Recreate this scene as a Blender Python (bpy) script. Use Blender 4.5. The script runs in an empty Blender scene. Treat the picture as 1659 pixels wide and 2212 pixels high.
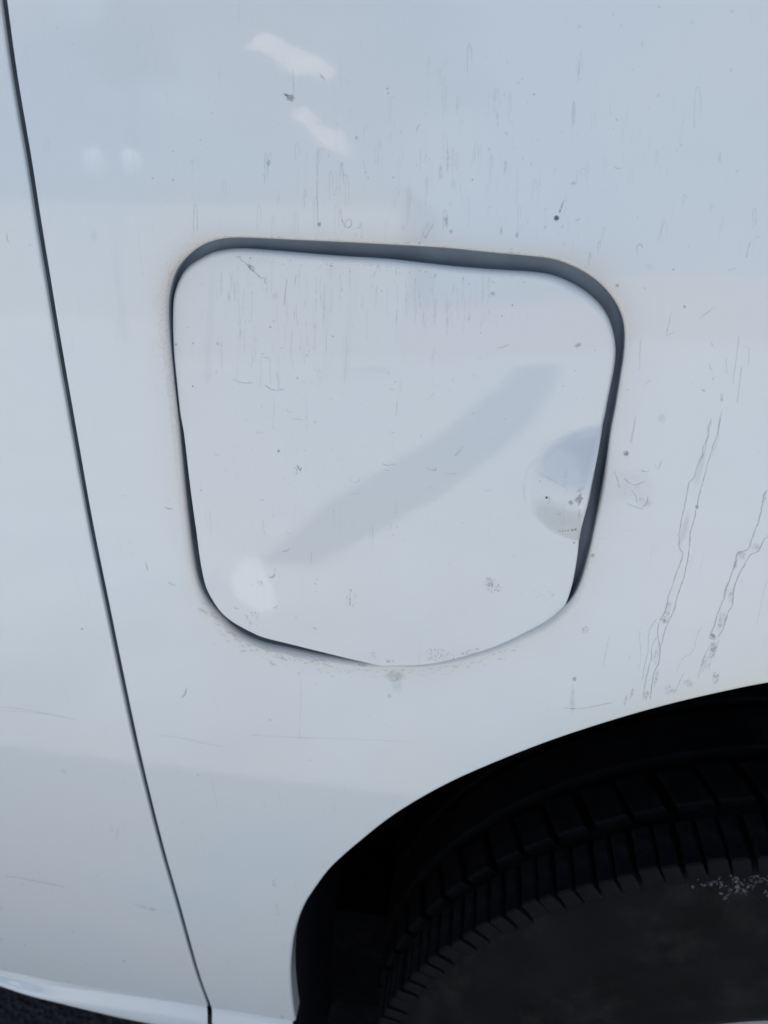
import bpy, math, random
import numpy as np
from mathutils import Vector, Matrix, geometry
random.seed(7); RNG = np.random.default_rng(11)
R = math.radians
scene = bpy.context.scene
COL = scene.collection

# ------------------------------------------------------------------ camera
PSI, TH, DIST, ZC = 8.3, 28.0, .31, .84
FPX = 1593.0                                   # focal length in units of the traced drawing (1659 x 2212)
_p, _t = R(PSI), R(TH)
FW = np.array([-math.sin(_p)*math.cos(_t), math.cos(_p)*math.cos(_t), -math.sin(_t)])
RT = np.array([math.cos(_p), math.sin(_p), 0.0])
UP = np.cross(RT, FW)
CAM = np.array([0, 0, ZC]) - DIST*FW
cd = bpy.data.cameras.new('camera'); cam = bpy.data.objects.new('camera', cd); COL.objects.link(cam)
cam.matrix_world = Matrix(((RT[0], UP[0], -FW[0], CAM[0]), (RT[1], UP[1], -FW[1], CAM[1]), (RT[2], UP[2], -FW[2], CAM[2]), (0, 0, 0, 1)))
cd.sensor_fit = 'VERTICAL'; cd.sensor_height = 24; cd.lens = 24*FPX/2212
cd.clip_start = .01; cd.clip_end = 3000
cd.dof.use_dof = True; cd.dof.focus_distance = .315; cd.dof.aperture_fstop = 8.5
scene.camera = cam

# ------------------------------------------------------------------ sky, sun, exposure
SUN_EL, SUN_ROT = 65.0, -12.3
w = bpy.data.worlds.new('World'); scene.world = w; w.use_nodes = True
nt = w.node_tree; nt.nodes.clear()
out = nt.nodes.new('ShaderNodeOutputWorld'); bg = nt.nodes.new('ShaderNodeBackground')
sky = nt.nodes.new('ShaderNodeTexSky'); sky.sky_type = 'NISHITA'; sky.sun_disc = False
sky.sun_elevation = R(SUN_EL); sky.sun_rotation = R(SUN_ROT)
sky.air_density = 1.0; sky.dust_density = 1.6; sky.ozone_density = 1.0
# broken cloud over the whole sky
tc = nt.nodes.new('ShaderNodeTexCoord'); cn = nt.nodes.new('ShaderNodeTexNoise'); cn.inputs['Scale'].default_value = 2.6
cn.inputs['Detail'].default_value = 4; cn.inputs['Roughness'].default_value = .5; cn.inputs['Distortion'].default_value = .3
cr_ = nt.nodes.new('ShaderNodeValToRGB'); cr_.color_ramp.elements[0].position = .48; cr_.color_ramp.elements[1].position = .57
mx = nt.nodes.new('ShaderNodeMixRGB'); mx.inputs[2].default_value = (4.9, 5.9, 7.5, 1)
ml = nt.nodes.new('ShaderNodeMath'); ml.operation = 'MULTIPLY'; ml.inputs[1].default_value = .9
nt.links.new(tc.outputs['Generated'], cn.inputs['Vector']); nt.links.new(cn.outputs['Fac'], cr_.inputs['Fac'])
nt.links.new(cr_.outputs['Color'], ml.inputs[0]); nt.links.new(ml.outputs[0], mx.inputs[0])
nt.links.new(sky.outputs[0], mx.inputs[1]); nt.links.new(mx.outputs[0], bg.inputs['Color'])
bg.inputs['Strength'].default_value = .085
nt.links.new(bg.outputs[0], out.inputs['Surface'])
sl = bpy.data.lights.new('sun', 'SUN'); sl.energy = 4.9; sl.angle = R(.55); sl.color = (1, .96, .91)
so = bpy.data.objects.new('sun', sl); COL.objects.link(so)
sd = Vector((math.sin(R(SUN_ROT))*math.cos(R(SUN_EL)), math.cos(R(SUN_ROT))*math.cos(R(SUN_EL)), math.sin(R(SUN_EL))))
so.rotation_euler = (-sd).to_track_quat('-Z', 'Y').to_euler()
scene.view_settings.view_transform = 'Standard'; scene.view_settings.look = 'None'
scene.view_settings.exposure = .44; scene.view_settings.gamma = 1

# ------------------------------------------------------------------ body surface
def sstep(a, b, x):
    t = np.clip((x-a)/(b-a), 0, 1); return t*t*(3-2*t)
def H(x, z):                                   # the flank of the car: y of the outer skin at (x, z)
    x = np.asarray(x, float); z = np.asarray(z, float)
    d = z-.78
    y = np.where(d > 0, .33*d*d, .16*d*d)
    return y + .004*np.clip((x+.05), -1, 1)**2*2
def grad_n(Hf, x, z, e=4e-4):
    gx = (Hf(x+e, z)-Hf(x-e, z))/(2*e); gz = (Hf(x, z+e)-Hf(x, z-e))/(2*e)
    n = np.stack([gx, -np.ones_like(gx), gz], -1)
    return n/np.linalg.norm(n, axis=-1, keepdims=True)
def hit(px, Hf=H):                             # where the line of sight of traced points meets the skin
    px = np.atleast_2d(np.asarray(px, float))
    d = FW + ((px[:, 0]-829.5)/FPX)[:, None]*RT - ((px[:, 1]-1106)/FPX)[:, None]*UP
    t = np.full(len(px), .3)
    for _ in range(90):
        p = CAM+t[:, None]*d; t = t+(Hf(p[:, 0], p[:, 2])-p[:, 1])/d[:, 1]*.7
        t = np.clip(t, .1, 1.2)
    return CAM+t[:, None]*d
def crop(k, pts):
    x0, y0, s = dict(A=(0, 0, .7535), B=(1250, 0, .7535), C=(400, 700, .5425), D=(1300, 700, .7233), E=(400, 1400, .6028),
                     G=(1400, 1350, .663), L=(0, 2700, .663), M=(0, 2000, .663), W=(900, 2100, .9644))[k]
    return [((x0+x*s)/1.507, (y0+y*s)/1.507) for x, y in pts]
def cat(P, step, closed=False):                # Catmull-Rom through P, resampled evenly
    P = np.asarray(P, float); n = len(P); outp = []
    rng = range(n) if closed else range(n-1)
    for i in rng:
        if closed: a, b, c, d = P[(i-1) % n], P[i], P[(i+1) % n], P[(i+2) % n]
        else: a, b, c, d = P[max(i-1, 0)], P[i], P[i+1], P[min(i+2, n-1)]
        t = np.linspace(0, 1, 12, endpoint=False)[:, None]
        outp.append(.5*((2*b)+(-a+c)*t+(2*a-5*b+4*c-d)*t**2+(-a+3*b-3*c+d)*t**3))
    Q = np.concatenate(outp+([P[:1]] if closed else [P[-1:]]))
    L = np.r_[0, np.cumsum(np.linalg.norm(np.diff(Q, axis=0), axis=1))]
    m = max(2, int(round(L[-1]/step)))
    s = np.linspace(0, L[-1], m+1)
    o = np.stack([np.interp(s, L, Q[:, k]) for k in range(Q.shape[1])], -1)
    return o[:-1] if closed else o
def smooth(P, k, closed=False):
    P = np.array(P)
    for _ in range(k):
        if closed: P = .25*np.roll(P, 1, 0)+.5*P+.25*np.roll(P, -1, 0)
        else: P[1:-1] = .25*P[:-2]+.5*P[1:-1]+.25*P[2:]
    return P
def inside(pts, poly):
    x, y = pts[:, 0], pts[:, 1]; r = np.zeros(len(pts), bool)
    a = poly; b = np.roll(poly, -1, 0)
    for (x1, y1), (x2, y2) in zip(a, b):
        c = (y1 > y) != (y2 > y)
        if c.any():
            r ^= c & (x < (x2-x1)*(y-y1)/(y2-y1+1e-18)+x1)
    return r
def dist_to(pts, poly, closed=True):
    d = np.full(len(pts), 1e9)
    a = poly if closed else poly[:-1]; b = np.roll(poly, -1, 0) if closed else poly[1:]
    for p, q in zip(a, b):
        v = q-p; t = np.clip(((pts-p)@v)/(v@v+1e-18), 0, 1)
        d = np.minimum(d, np.linalg.norm(pts-(p+t[:, None]*v), axis=1))
    return d
def area2(P): return .5*np.sum(P[:, 0]*np.roll(P[:, 1], -1)-np.roll(P[:, 0], -1)*P[:, 1])
def normals2(P, closed=True):
    d = (np.roll(P, -1, 0)-np.roll(P, 1, 0)) if closed else np.gradient(P, axis=0)
    n = np.stack([d[:, 1], -d[:, 0]], -1)
    return n/(np.linalg.norm(n, axis=1, keepdims=True)+1e-12)

# ------------------------------------------------------------------ objects
def link(name, me, mat=None, parent=None):
    o = bpy.data.objects.new(name, me); COL.objects.link(o)
    if me is not None and mat is not None: me.materials.append(mat)
    if parent is not None: o.parent = parent
    return o
def tag(o, **k):
    for a, b in k.items(): o[a] = b
    return o
def mesh_np(name, V, faces, N=None, attr=None, smooth_=True):
    me = bpy.data.meshes.new(name); me.from_pydata([tuple(v) for v in V], [], faces); me.update()
    if smooth_: me.polygons.foreach_set('use_smooth', [True]*len(me.polygons))
    if N is not None: me.normals_split_custom_set_from_vertices([tuple(n) for n in N])
    if attr:
        for nm, arr in attr.items():
            if arr.ndim == 1:
                a = me.attributes.new(nm, 'FLOAT', 'POINT'); a.data.foreach_set('value', arr.astype(np.float32))
            else:
                a = me.attributes.new(nm, 'FLOAT_COLOR', 'POINT'); a.data.foreach_set('color', arr.astype(np.float32).ravel())
    return me
class Acc:                                     # collects plain shapes into one mesh
    def __init__(s): s.v = []; s.f = []
    def add(s, v, f):
        b = len(s.v); s.v += [tuple(p) for p in v]; s.f += [tuple(b+i for i in q) for q in f]
    def box(s, lo, hi):
        x0, y0, z0 = lo; x1, y1, z1 = hi
        s.add([(x0, y0, z0), (x1, y0, z0), (x1, y1, z0), (x0, y1, z0), (x0, y0, z1), (x1, y0, z1), (x1, y1, z1), (x0, y1, z1)],
              [(0, 3, 2, 1), (4, 5, 6, 7), (0, 1, 5, 4), (1, 2, 6, 5), (2, 3, 7, 6), (3, 0, 4, 7)])
    def grid(s, rows, close=False):
        n = len(rows[0]); v = [p for r in rows for p in r]; f = []
        for i in range(len(rows)-1):
            for j in range(n if close else n-1):
                k = (j+1) % n; f.append((i*n+j, i*n+k, (i+1)*n+k, (i+1)*n+j))
        s.add(v, f)
    def build(s, name, mat, parent=None, smooth_=True):
        me = bpy.data.meshes.new(name); me.from_pydata(s.v, [], s.f); me.update()
        if smooth_: me.polygons.foreach_set('use_smooth', [True]*len(me.polygons))
        return link(name, me, mat, parent)

def sheet(outer, holes, Hf, fine_box, fine=.005, coarse=.02, ring_edges=(), rings=(.0012, .003, .0055, .009, .013)):
    """triangulated piece of skin: outline and holes in (x, z), even points inside"""
    polys = [outer]+list(holes)
    pts = []
    x0, z0 = outer.min(0); x1, z1 = outer.max(0)
    gx, gz = np.meshgrid(np.arange(x0, x1, coarse), np.arange(z0, z1, coarse)); G = np.stack([gx.ravel(), gz.ravel()], -1)
    fx0, fz0, fx1, fz1 = fine_box
    inb = (G[:, 0] > fx0) & (G[:, 0] < fx1) & (G[:, 1] > fz0) & (G[:, 1] < fz1)
    pts.append(G[~inb])
    gx, gz = np.meshgrid(np.arange(fx0, fx1, fine), np.arange(fz0, fz1, fine)); g = np.stack([gx.ravel(), gz.ravel()], -1)
    g[:, 0] += (np.round(g[:, 1]/fine).astype(int) % 2)*fine*.5
    pts.append(g)
    P = np.concatenate(pts)
    k = inside(P, outer)
    for h in holes: k &= ~inside(P, h)
    P = P[k]
    dm = np.full(len(P), 1e9)
    for e in ring_edges: dm = np.minimum(dm, dist_to(P, e[0], e[1]))
    P = P[dm > rings[-1]+.002] if len(ring_edges) else P
    dall = np.full(len(P), 1e9)
    for q in polys: dall = np.minimum(dall, dist_to(P, q))
    P = P[dall > .002]
    ex = []
    for e, cl in ring_edges:
        n = normals2(e, cl)
        for r in rings:
            for sg in (1, -1):
                st = 1 if r < .006 else 2
                q = (e+sg*r*n)[::st]
                k = inside(q, outer)
                for h in holes: k &= ~inside(q, h)
                q = q[k]
                dd = np.full(len(q), 1e9)
                for pl in polys: dd = np.minimum(dd, dist_to(q, pl))
                ex.append(q[dd > r*.93])
    if ex: P = np.concatenate([P]+ex)
    co = np.concatenate(polys+[P]); edges = []; b = 0
    for q in polys:
        n = len(q); edges += [(b+i, b+(i+1) % n) for i in range(n)]; b += n
    r = geometry.delaunay_2d_cdt([Vector(c) for c in co], edges, [], 0, 1e-6)
    V2 = np.array([tuple(v) for v in r[0]]); F = np.array(r[2])
    c = V2[F].mean(1); k = inside(c, outer)
    for h in holes: k &= ~inside(c, h)
    F = F[k]
    a = V2[F]; ar = (a[:, 1, 0]-a[:, 0, 0])*(a[:, 2, 1]-a[:, 0, 1])-(a[:, 2, 0]-a[:, 0, 0])*(a[:, 1, 1]-a[:, 0, 1])
    F = F[np.abs(ar) > 1e-13]; ar = ar[np.abs(ar) > 1e-13]
    F[ar < 0] = F[ar < 0][:, ::-1]              # counter-clockwise seen from outside (-y)
    V = np.stack([V2[:, 0], Hf(V2[:, 0], V2[:, 1]), V2[:, 1]], -1)
    return V, F, grad_n(Hf, V2[:, 0], V2[:, 1])
def lip(edge, closed, Hf, into, r, depth, steps=5, extra=None):
    """rolled edge: 'into' is the in-plane direction away from the sheet. returns V, F, N"""
    E = np.asarray(edge); n = len(E); base = np.stack([E[:, 0], Hf(E[:, 0], E[:, 1]), E[:, 1]], -1)
    N0 = grad_n(Hf, E[:, 0], E[:, 1]); D = np.stack([into[:, 0], np.zeros(n), into[:, 1]], -1)
    D -= (D*N0).sum(1)[:, None]*N0; D /= np.linalg.norm(D, axis=1, keepdims=True)
    r = np.broadcast_to(r, (n,))[:, None]; rows = []; nr = []
    for i in range(steps+1):
        a = math.pi/2*i/steps
        rows.append(base+D*r*math.sin(a)-N0*r*(1-math.cos(a))); nr.append(N0*math.cos(a)+D*math.sin(a))
    for f in ((.33, .66, 1.0) if depth > .006 else (1.0,)):
        rows.append(base+D*r-N0*(r+(depth)*f)); nr.append(D)
    V = np.concatenate(rows); NN = np.concatenate(nr); F = []
    m = n if closed else n-1
    for k in range(len(rows)-1):
        for j in range(m):
            q = (j+1) % n; F.append((k*n+j, k*n+q, (k+1)*n+q, (k+1)*n+j))
    a, b, c = V[F[0][0]], V[F[0][1]], V[F[0][2]]
    if np.dot(np.cross(b-a, c-b), NN[F[0][0]]) < 0: F = [f[::-1] for f in F]
    return V, F, NN
def merge(parts):
    V, F, N = [], [], []; b = 0
    for v, f, n in parts:
        V.append(v); N.append(n); F += [tuple(int(i)+b for i in q) for q in f]; b += len(v)
    return np.concatenate(V), F, np.concatenate(N)

# ------------------------------------------------------------------ materials
def new_mat(name):
    m = bpy.data.materials.new(name); m.use_nodes = True
    return m, m.node_tree, m.node_tree.nodes['Principled BSDF']
def N_(t, typ, **k):
    n = t.nodes.new(typ)
    for a, b in k.items():
        if a.startswith('i_'): n.inputs[a[2:].replace('_', ' ')].default_value = b
        else: setattr(n, a, b)
    return n
def simple(name, col, rough=.6, metal=0, noise=0, nscale=60, bump=0, spec=.5):
    m, t, p = new_mat(name)
    p.inputs['Roughness'].default_value = rough; p.inputs['Metallic'].default_value = metal; p.inputs['Specular IOR Level'].default_value = spec
    tc = N_(t, 'ShaderNodeTexCoord'); nz = N_(t, 'ShaderNodeTexNoise'); nz.inputs['Scale'].default_value = nscale; nz.inputs['Detail'].default_value = 6
    t.links.new(tc.outputs['Object'], nz.inputs['Vector'])
    r = N_(t, 'ShaderNodeValToRGB'); r.color_ramp.elements[0].position = .3; r.color_ramp.elements[1].position = .7
    r.color_ramp.elements[0].color = tuple(c*(1-noise) for c in col)+(1,); r.color_ramp.elements[1].color = tuple(min(1, c*(1+noise)) for c in col)+(1,)
    t.links.new(nz.outputs['Fac'], r.inputs['Fac']); t.links.new(r.outputs[0], p.inputs['Base Color'])
    if bump:
        b = N_(t, 'ShaderNodeBump'); b.inputs['Distance'].default_value = bump; t.links.new(nz.outputs['Fac'], b.inputs['Height']); t.links.new(b.outputs[0], p.inputs['Normal'])
    return m
def paint(name, streak=.5, wash=.5):
    m, t, p = new_mat(name); L = t.links.new
    tc = N_(t, 'ShaderNodeTexCoord')
    def noise(scale, vec=(1, 1, 1), detail=4, rough=.5):
        mp = N_(t, 'ShaderNodeMapping'); mp.inputs['Scale'].default_value = vec; L(tc.outputs['Object'], mp.inputs['Vector'])
        n = N_(t, 'ShaderNodeTexNoise'); n.inputs['Scale'].default_value = scale; n.inputs['Detail'].default_value = detail; n.inputs['Roughness'].default_value = rough
        L(mp.outputs[0], n.inputs['Vector']); return n.outputs['Fac']
    def ramp(src, a, b):
        r = N_(t, 'ShaderNodeMapRange'); r.interpolation_type = 'SMOOTHSTEP'; r.inputs['From Min'].default_value = a; r.inputs['From Max'].default_value = b
        L(src, r.inputs['Value']); return r.outputs[0]
    def mul(a, b):
        n = N_(t, 'ShaderNodeMath', operation='MULTIPLY')
        for i, s in enumerate((a, b)):
            if isinstance(s, (int, float)): n.inputs[i].default_value = s
            else: L(s, n.inputs[i])
        return n.outputs[0]
    def mix(fac, c1, c2):
        n = N_(t, 'ShaderNodeMixRGB')
        if isinstance(fac, (int, float)): n.inputs[0].default_value = fac
        else: L(fac, n.inputs[0])
        for i, s in ((1, c1), (2, c2)):
            if isinstance(s, tuple): n.inputs[i].default_value = s+(1,)
            else: L(s, n.inputs[i])
        return n.outputs[0]
    c = mix(ramp(noise(7, detail=2), .35, .65), (.70, .77, .805), (.735, .78, .79))
    # thin rain streaks of dirt, broken along their length
    st = mul(ramp(noise(1, (520, 520, 16), 3, .6), .60, .76), ramp(noise(22, detail=3), .46, .66))
    c = mix(mul(st, streak*.30), c, (.33, .34, .34))
    # fine specks
    sp = mul(ramp(noise(900, detail=2), .70, .80), ramp(noise(30, detail=3), .50, .68))
    c = mix(mul(sp, .5), c, (.28, .27, .25))
    at = N_(t, 'ShaderNodeAttribute'); at.attribute_name = 'grime'
    sep = N_(t, 'ShaderNodeSeparateColor'); L(at.outputs['Color'], sep.inputs[0])
    # R: tan wash by the flap opening and shading painted under the finger bulge, G: speckled dirt, B: yellow wash at the arch
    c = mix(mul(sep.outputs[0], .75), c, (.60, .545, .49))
    g = mul(ramp(noise(650, detail=5, rough=.7), .50, .64), sep.outputs[1])
    c = mix(mul(g, .6), c, (.30, .28, .27))
    c = mix(mul(sep.outputs[2], .6), c, (.66, .65, .54))
    L(c, p.inputs['Base Color'])
    p.inputs['Roughness'].default_value = .45; p.inputs['Specular IOR Level'].default_value = .12
    p.inputs['Coat Weight'].default_value = 1; p.inputs['Coat Roughness'].default_value = .045; p.inputs['Coat IOR'].default_value = 1.68
    b = N_(t, 'ShaderNodeBump'); b.inputs['Distance'].default_value = .00006; b.inputs['Strength'].default_value = .35
    L(noise(180, detail=2), b.inputs['Height']); L(b.outputs[0], p.inputs['Coat Normal'])
    return m
M_paint = paint('white_paint'); M_flap = paint('white_flap_paint', 1.1)
M_edge = simple('scuffed_white_edge', (.70, .74, .80), .5, noise=.12, nscale=900)
M_black = simple('black_plastic', (.006, .006, .008), .55, noise=.35, nscale=35, bump=.0006)
M_liner = simple('arch_liner_felt', (.0075, .0085, .0165), .7, noise=.5, nscale=9, spec=.3)
M_rubber = simple('tyre_rubber', (.0035, .0042, .0062), .85, noise=.5, nscale=50, bump=.0004, spec=.15)
M_sidewall = simple('dusty_sidewall', (.0030, .0036, .0046), .75, noise=.6, nscale=22, bump=.0006, spec=.15)
M_well = simple('flap_recess_slate', (.22, .28, .35), .5, noise=.18, nscale=40)
M_seal = simple('seam_seal', (.13, .165, .20), .6, noise=.2, nscale=80)
M_alloy = simple('silver_wheel', (.55, .56, .58), .35, metal=.8, noise=.06, nscale=30)
M_glass = simple('dark_window_glass', (.02, .025, .03), .06, spec=.8)
def dusty(m, scale, lo, hi, col, k):
    t = m.node_tree; p = t.nodes['Principled BSDF']; src = p.inputs['Base Color'].links[0].from_socket
    tc = N_(t, 'ShaderNodeTexCoord'); nz = N_(t, 'ShaderNodeTexNoise'); nz.inputs['Scale'].default_value = scale; nz.inputs['Detail'].default_value = 5; nz.inputs['Roughness'].default_value = .65
    t.links.new(tc.outputs['Object'], nz.inputs['Vector'])
    mr = N_(t, 'ShaderNodeMapRange'); mr.inputs['From Min'].default_value = lo; mr.inputs['From Max'].default_value = hi; mr.inputs['To Max'].default_value = k
    t.links.new(nz.outputs['Fac'], mr.inputs['Value'])
    mx = N_(t, 'ShaderNodeMixRGB'); mx.inputs[2].default_value = col+(1,); t.links.new(mr.outputs[0], mx.inputs[0]); t.links.new(src, mx.inputs[1]); t.links.new(mx.outputs[0], p.inputs['Base Color'])
dusty(M_liner, 60, .64, .74, (.06, .055, .05), .8)
dusty(M_sidewall, 26, .50, .72, (.018, .017, .017), .8)
dusty(M_rubber, 38, .52, .72, (.017, .0165, .018), .9)
def mark_mat():
    m, t, p = new_mat('grime_film'); L = t.links.new
    at = N_(t, 'ShaderNodeAttribute'); at.attribute_name = 'mark'
    bk = N_(t, 'ShaderNodeAttribute'); bk.attribute_name = 'broken'
    tc = N_(t, 'ShaderNodeTexCoord'); nz = N_(t, 'ShaderNodeTexNoise'); nz.inputs['Scale'].default_value = 700; nz.inputs['Detail'].default_value = 5; nz.inputs['Roughness'].default_value = .7
    L(tc.outputs['Object'], nz.inputs['Vector'])
    mr = N_(t, 'ShaderNodeMapRange'); mr.inputs['From Min'].default_value = .47; mr.inputs['From Max'].default_value = .60; L(nz.outputs['Fac'], mr.inputs['Value'])
    mx = N_(t, 'ShaderNodeMix'); mx.data_type = 'FLOAT'; mx.inputs[2].default_value = 1; L(bk.outputs['Fac'], mx.inputs[0]); L(mr.outputs[0], mx.inputs[3])
    mu = N_(t, 'ShaderNodeMath', operation='MULTIPLY'); L(at.outputs['Alpha'], mu.inputs[0]); L(mx.outputs[0], mu.inputs[1])
    L(at.outputs['Color'], p.inputs['Base Color']); L(mu.outputs[0], p.inputs['Alpha'])
    p.inputs['Roughness'].default_value = .7; p.inputs['Specular IOR Level'].default_value = .2
    return m
M_mark = mark_mat()

# ------------------------------------------------------------------ traced outlines (on the skin)
OPEN_PX = [(359.7, 666), (363.4, 626.5), (371.7, 598), (384, 574), (409.4, 546.6), (438, 527.5), (467, 517.7), (495.8, 513.5), (553, 514.2),
 (625.4, 517.8), (733.4, 522.8), (841.4, 528.6), (958.6, 535.5), (1054.6, 545), (1150.6, 553.8), (1198.7, 560.5), (1246.6, 578.7), (1285, 602.7),
 (1313.8, 630), (1335.4, 661.3), (1347.4, 692.5), (1351, 728.5), (1348.4, 771.7), (1340, 824.5), (1330.6, 882), (1321, 930), (1311.4, 992.4),
 (1300, 1058.6), (1287, 1129), (1278, 1177), (1267, 1221), (1254, 1265), (1236, 1300), (1210, 1327), (1180, 1350), (1140, 1370), (1083, 1396), (1017, 1417),
 (960, 1430), (905, 1437), (850, 1436), (785, 1436), (705, 1424), (622, 1408), (556, 1393), (506, 1367), (470, 1332), (442, 1297), (427, 1262), (416, 1212),
 (405, 1130), (396, 1050), (387, 960), (378, 880), (369, 800), (362.5, 730)]
FLAP_PX = [(371.6, 666), (373, 637), (384, 601), (400, 576), (424, 559), (453, 544), (481, 537.6), (517, 535), (553, 537), (625, 543), (733, 552),
 (841, 559), (959, 572.5), (1055, 581), (1151, 587), (1199, 595), (1247, 616), (1285, 643), (1309, 671), (1324, 704.5), (1332, 743), (1332, 776),
 (1326, 815), (1316, 863), (1306.5, 911), (1291, 985), (1283, 1020), (1273, 1065), (1259, 1129), (1252, 1168), (1247, 1212), (1237, 1265), (1226, 1300), (1210.6, 1332), (1188.6, 1356),
 (1149, 1381), (1083, 1408), (1017, 1428), (973, 1441), (929, 1448.5), (889, 1449), (845, 1444), (785.5, 1432), (705.6, 1413), (625.5, 1393), (569.5, 1379),
 (537.5, 1365), (501.5, 1345), (477.5, 1325), (457.5, 1297), (443.5, 1269), (435.5, 1237), (429.5, 1201), (421.5, 1141), (413.5, 1085), (405.5, 1021),
 (399.5, 969), (394.5, 929), (388, 896.5), (380, 824.5), (374.5, 770.5), (372, 716.5)]
SEAM_PX = [(5, 0), (25, 145), (42.5, 250), (60, 350), (80, 480), (98.5, 590), (120, 720), (157, 930), (193, 1130), (232, 1320), (265, 1480), (300, 1640),
           (345, 1820), (385, 1960), (423, 2095), (447, 2163)]
SILL_PX = [(0, 2106), (84, 2126), (176, 2137), (246, 2146), (352, 2161), (444, 2175), (528, 2188), (616, 2203)]
SILL_LOW = [(0, 2115), (88, 2139), (176, 2159), (264, 2177), (352, 2194), (418, 2210), (528, 2228), (616, 2246)]
ARCH_PX = [(630, 2195), (624, 2150), (621, 2100), (624, 2050), (632, 2005), (650, 1955), (675, 1917), (708, 1873), (776, 1812.7), (853, 1753), (955, 1694), (1045, 1652.7), (1173, 1601.5), (1301, 1558.6), (1429, 1521.5),
           (1557, 1491), (1659, 1470)]
xz = lambda P: P[:, [0, 2]]
OPEN_PX = [(x-2.0*sstep(60, 0, x-360-max(0, (y-900)*.135)), y) for x, y in OPEN_PX]
opening = smooth(cat(xz(hit(OPEN_PX)), .0016, True), 3, True)
if area2(opening) < 0: opening = opening[::-1]
n_in = -normals2(opening)                       # normals2 points outward for a counter-clockwise loop
oc = opening.mean(0)
rel = opening-oc
# radius of the rolled edge: soft on the left and lower left, tight along the top
soft = np.clip(sstep(.02, .07, -rel[:, 0])*.8+sstep(.02, .08, rel[:, 0])*.25+sstep(.02, .07, -rel[:, 1])*.7, 0, 1)
soft *= 1-sstep(.07, .088, rel[:, 1])*.85
r_open = smooth(np.repeat((.0011+.0016*soft)[:, None], 1, 1), 14, True)[:, 0]
hole = opening-n_in*r_open[:, None]             # where the flat of the skin ends

ZT, XL, XR, ZB = 1.13, -1.05, 1.0, None
seam = xz(hit(cat(SEAM_PX, 6)))
s0 = seam[0]; sdir = (seam[0]-seam[8]); sdir /= np.linalg.norm(sdir)
top = s0+sdir*(ZT-s0[1])/sdir[1]
k_ = max(3, int(np.linalg.norm(top-s0)/.004))
seam = np.concatenate([np.linspace(top, s0, k_)[:-1], seam])
seam = smooth(cat(seam, .003), 4)
sill = xz(hit(SILL_PX)); sill_low = xz(hit(SILL_LOW))
ZS = float(sill[:, 1].mean())
sn = -normals2(seam, False)
if sn[0, 0] < 0: sn = -sn                       # +x side
GAP, RS = .0026, .0011
door_e = seam-sn*(GAP/2+RS); quar_e = seam+sn*(GAP/2+RS)
arch = smooth(cat(xz(hit(ARCH_PX)), .003), 3)
def circ(P):
    A = np.c_[2*P, np.ones(len(P))]; s = np.linalg.lstsq(A, (P**2).sum(1), rcond=None)[0]
    return s[0], s[1], math.sqrt(s[2]+s[0]**2+s[1]**2)
acx, acz, acr = circ(arch)
a1 = math.atan2(arch[-1, 1]-acz, arch[-1, 0]-acx); aend = math.asin(np.clip((ZS-acz)/acr, -1, 1))
last_r = np.linalg.norm(arch[-1]-[acx, acz])
ext = []
for i in range(1, 121):
    a = a1+(aend-a1)*i/120; rr = last_r+(acr-last_r)*min(1, i/60)
    ext.append((acx+rr*math.cos(a), acz+rr*math.sin(a)))
arch = np.concatenate([arch, ext])
arch = smooth(cat(arch, .004), 4)
# sill line as a function of x
sx = np.r_[XL, sill[:, 0], XR]; sz = np.r_[sill[0, 1], sill[:, 1], ZS]
def sill_z(x): return np.interp(x, sx, sz)
door_e[-1, 1] = sill_z(door_e[-1, 0]); quar_e[-1, 1] = sill_z(quar_e[-1, 0])
arch[0, 1] = sill_z(arch[0, 0]); arch[-1, 1] = ZS
def line(p, q, st):
    n = max(2, int(np.linalg.norm(np.array(q)-np.array(p))/st)); return np.linspace(p, q, n+1)[1:-1]
def sill_pts(xa, xb, st=.006):
    n = max(2, int(abs(xb-xa)/st)); x = np.linspace(xa, xb, n+1)[1:-1]; return np.stack([x, sill_z(x)], -1)
# quarter panel outline: seam downward, sill, arch over, sill, up, belt line
quarter = np.concatenate([quar_e, sill_pts(quar_e[-1, 0], arch[0, 0]), arch, sill_pts(arch[-1, 0], XR, .03), [[XR, ZS]], line((XR, ZS), (XR, ZT), .03), [[XR, ZT]],
                          line((XR, ZT), quar_e[0], .03)])
door = np.concatenate([door_e, sill_pts(door_e[-1, 0], XL, .006), [[XL, sill_z(XL)]], line((XL, sill_z(XL)), (XL, ZT), .03), [[XL, ZT]], line((XL, ZT), door_e[0], .03)])

car = bpy.data.objects.new('parked_car', None); COL.objects.link(car)
tag(car, label='dusty white car seen close at its fuel flap, rear door seam and black wheel arch', category='car')

def grime_attr(V):
    P = V[:, [0, 2]]; d = dist_to(P, opening); r = P-oc
    n = len(P); g = np.zeros((n, 4)); g[:, 3] = 1
    ang_top = sstep(.04, .085, r[:, 1]); left = sstep(.05, .08, -r[:, 0]); right = sstep(.055, .085, r[:, 0])
    low = sstep(.05, .09, -r[:, 1])
    g[:, 0] = np.clip(np.exp(-d/.0030)*(.55*ang_top+.35*left+.35)+np.exp(-d/.009)*(.25*right+.35*low+.12*left), 0, 1)*.95
    g[:, 1] = .7*np.exp(-d/.0035)*(left*sstep(-.02, .03, r[:, 1])*.5+.05+.05*low)
    da = dist_to(P, arch, False)
    g[:, 2] = np.exp(-da/.010)*.55*sstep(.06, .14, P[:, 0])+np.exp(-da/.02)*.15
    return g
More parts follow.
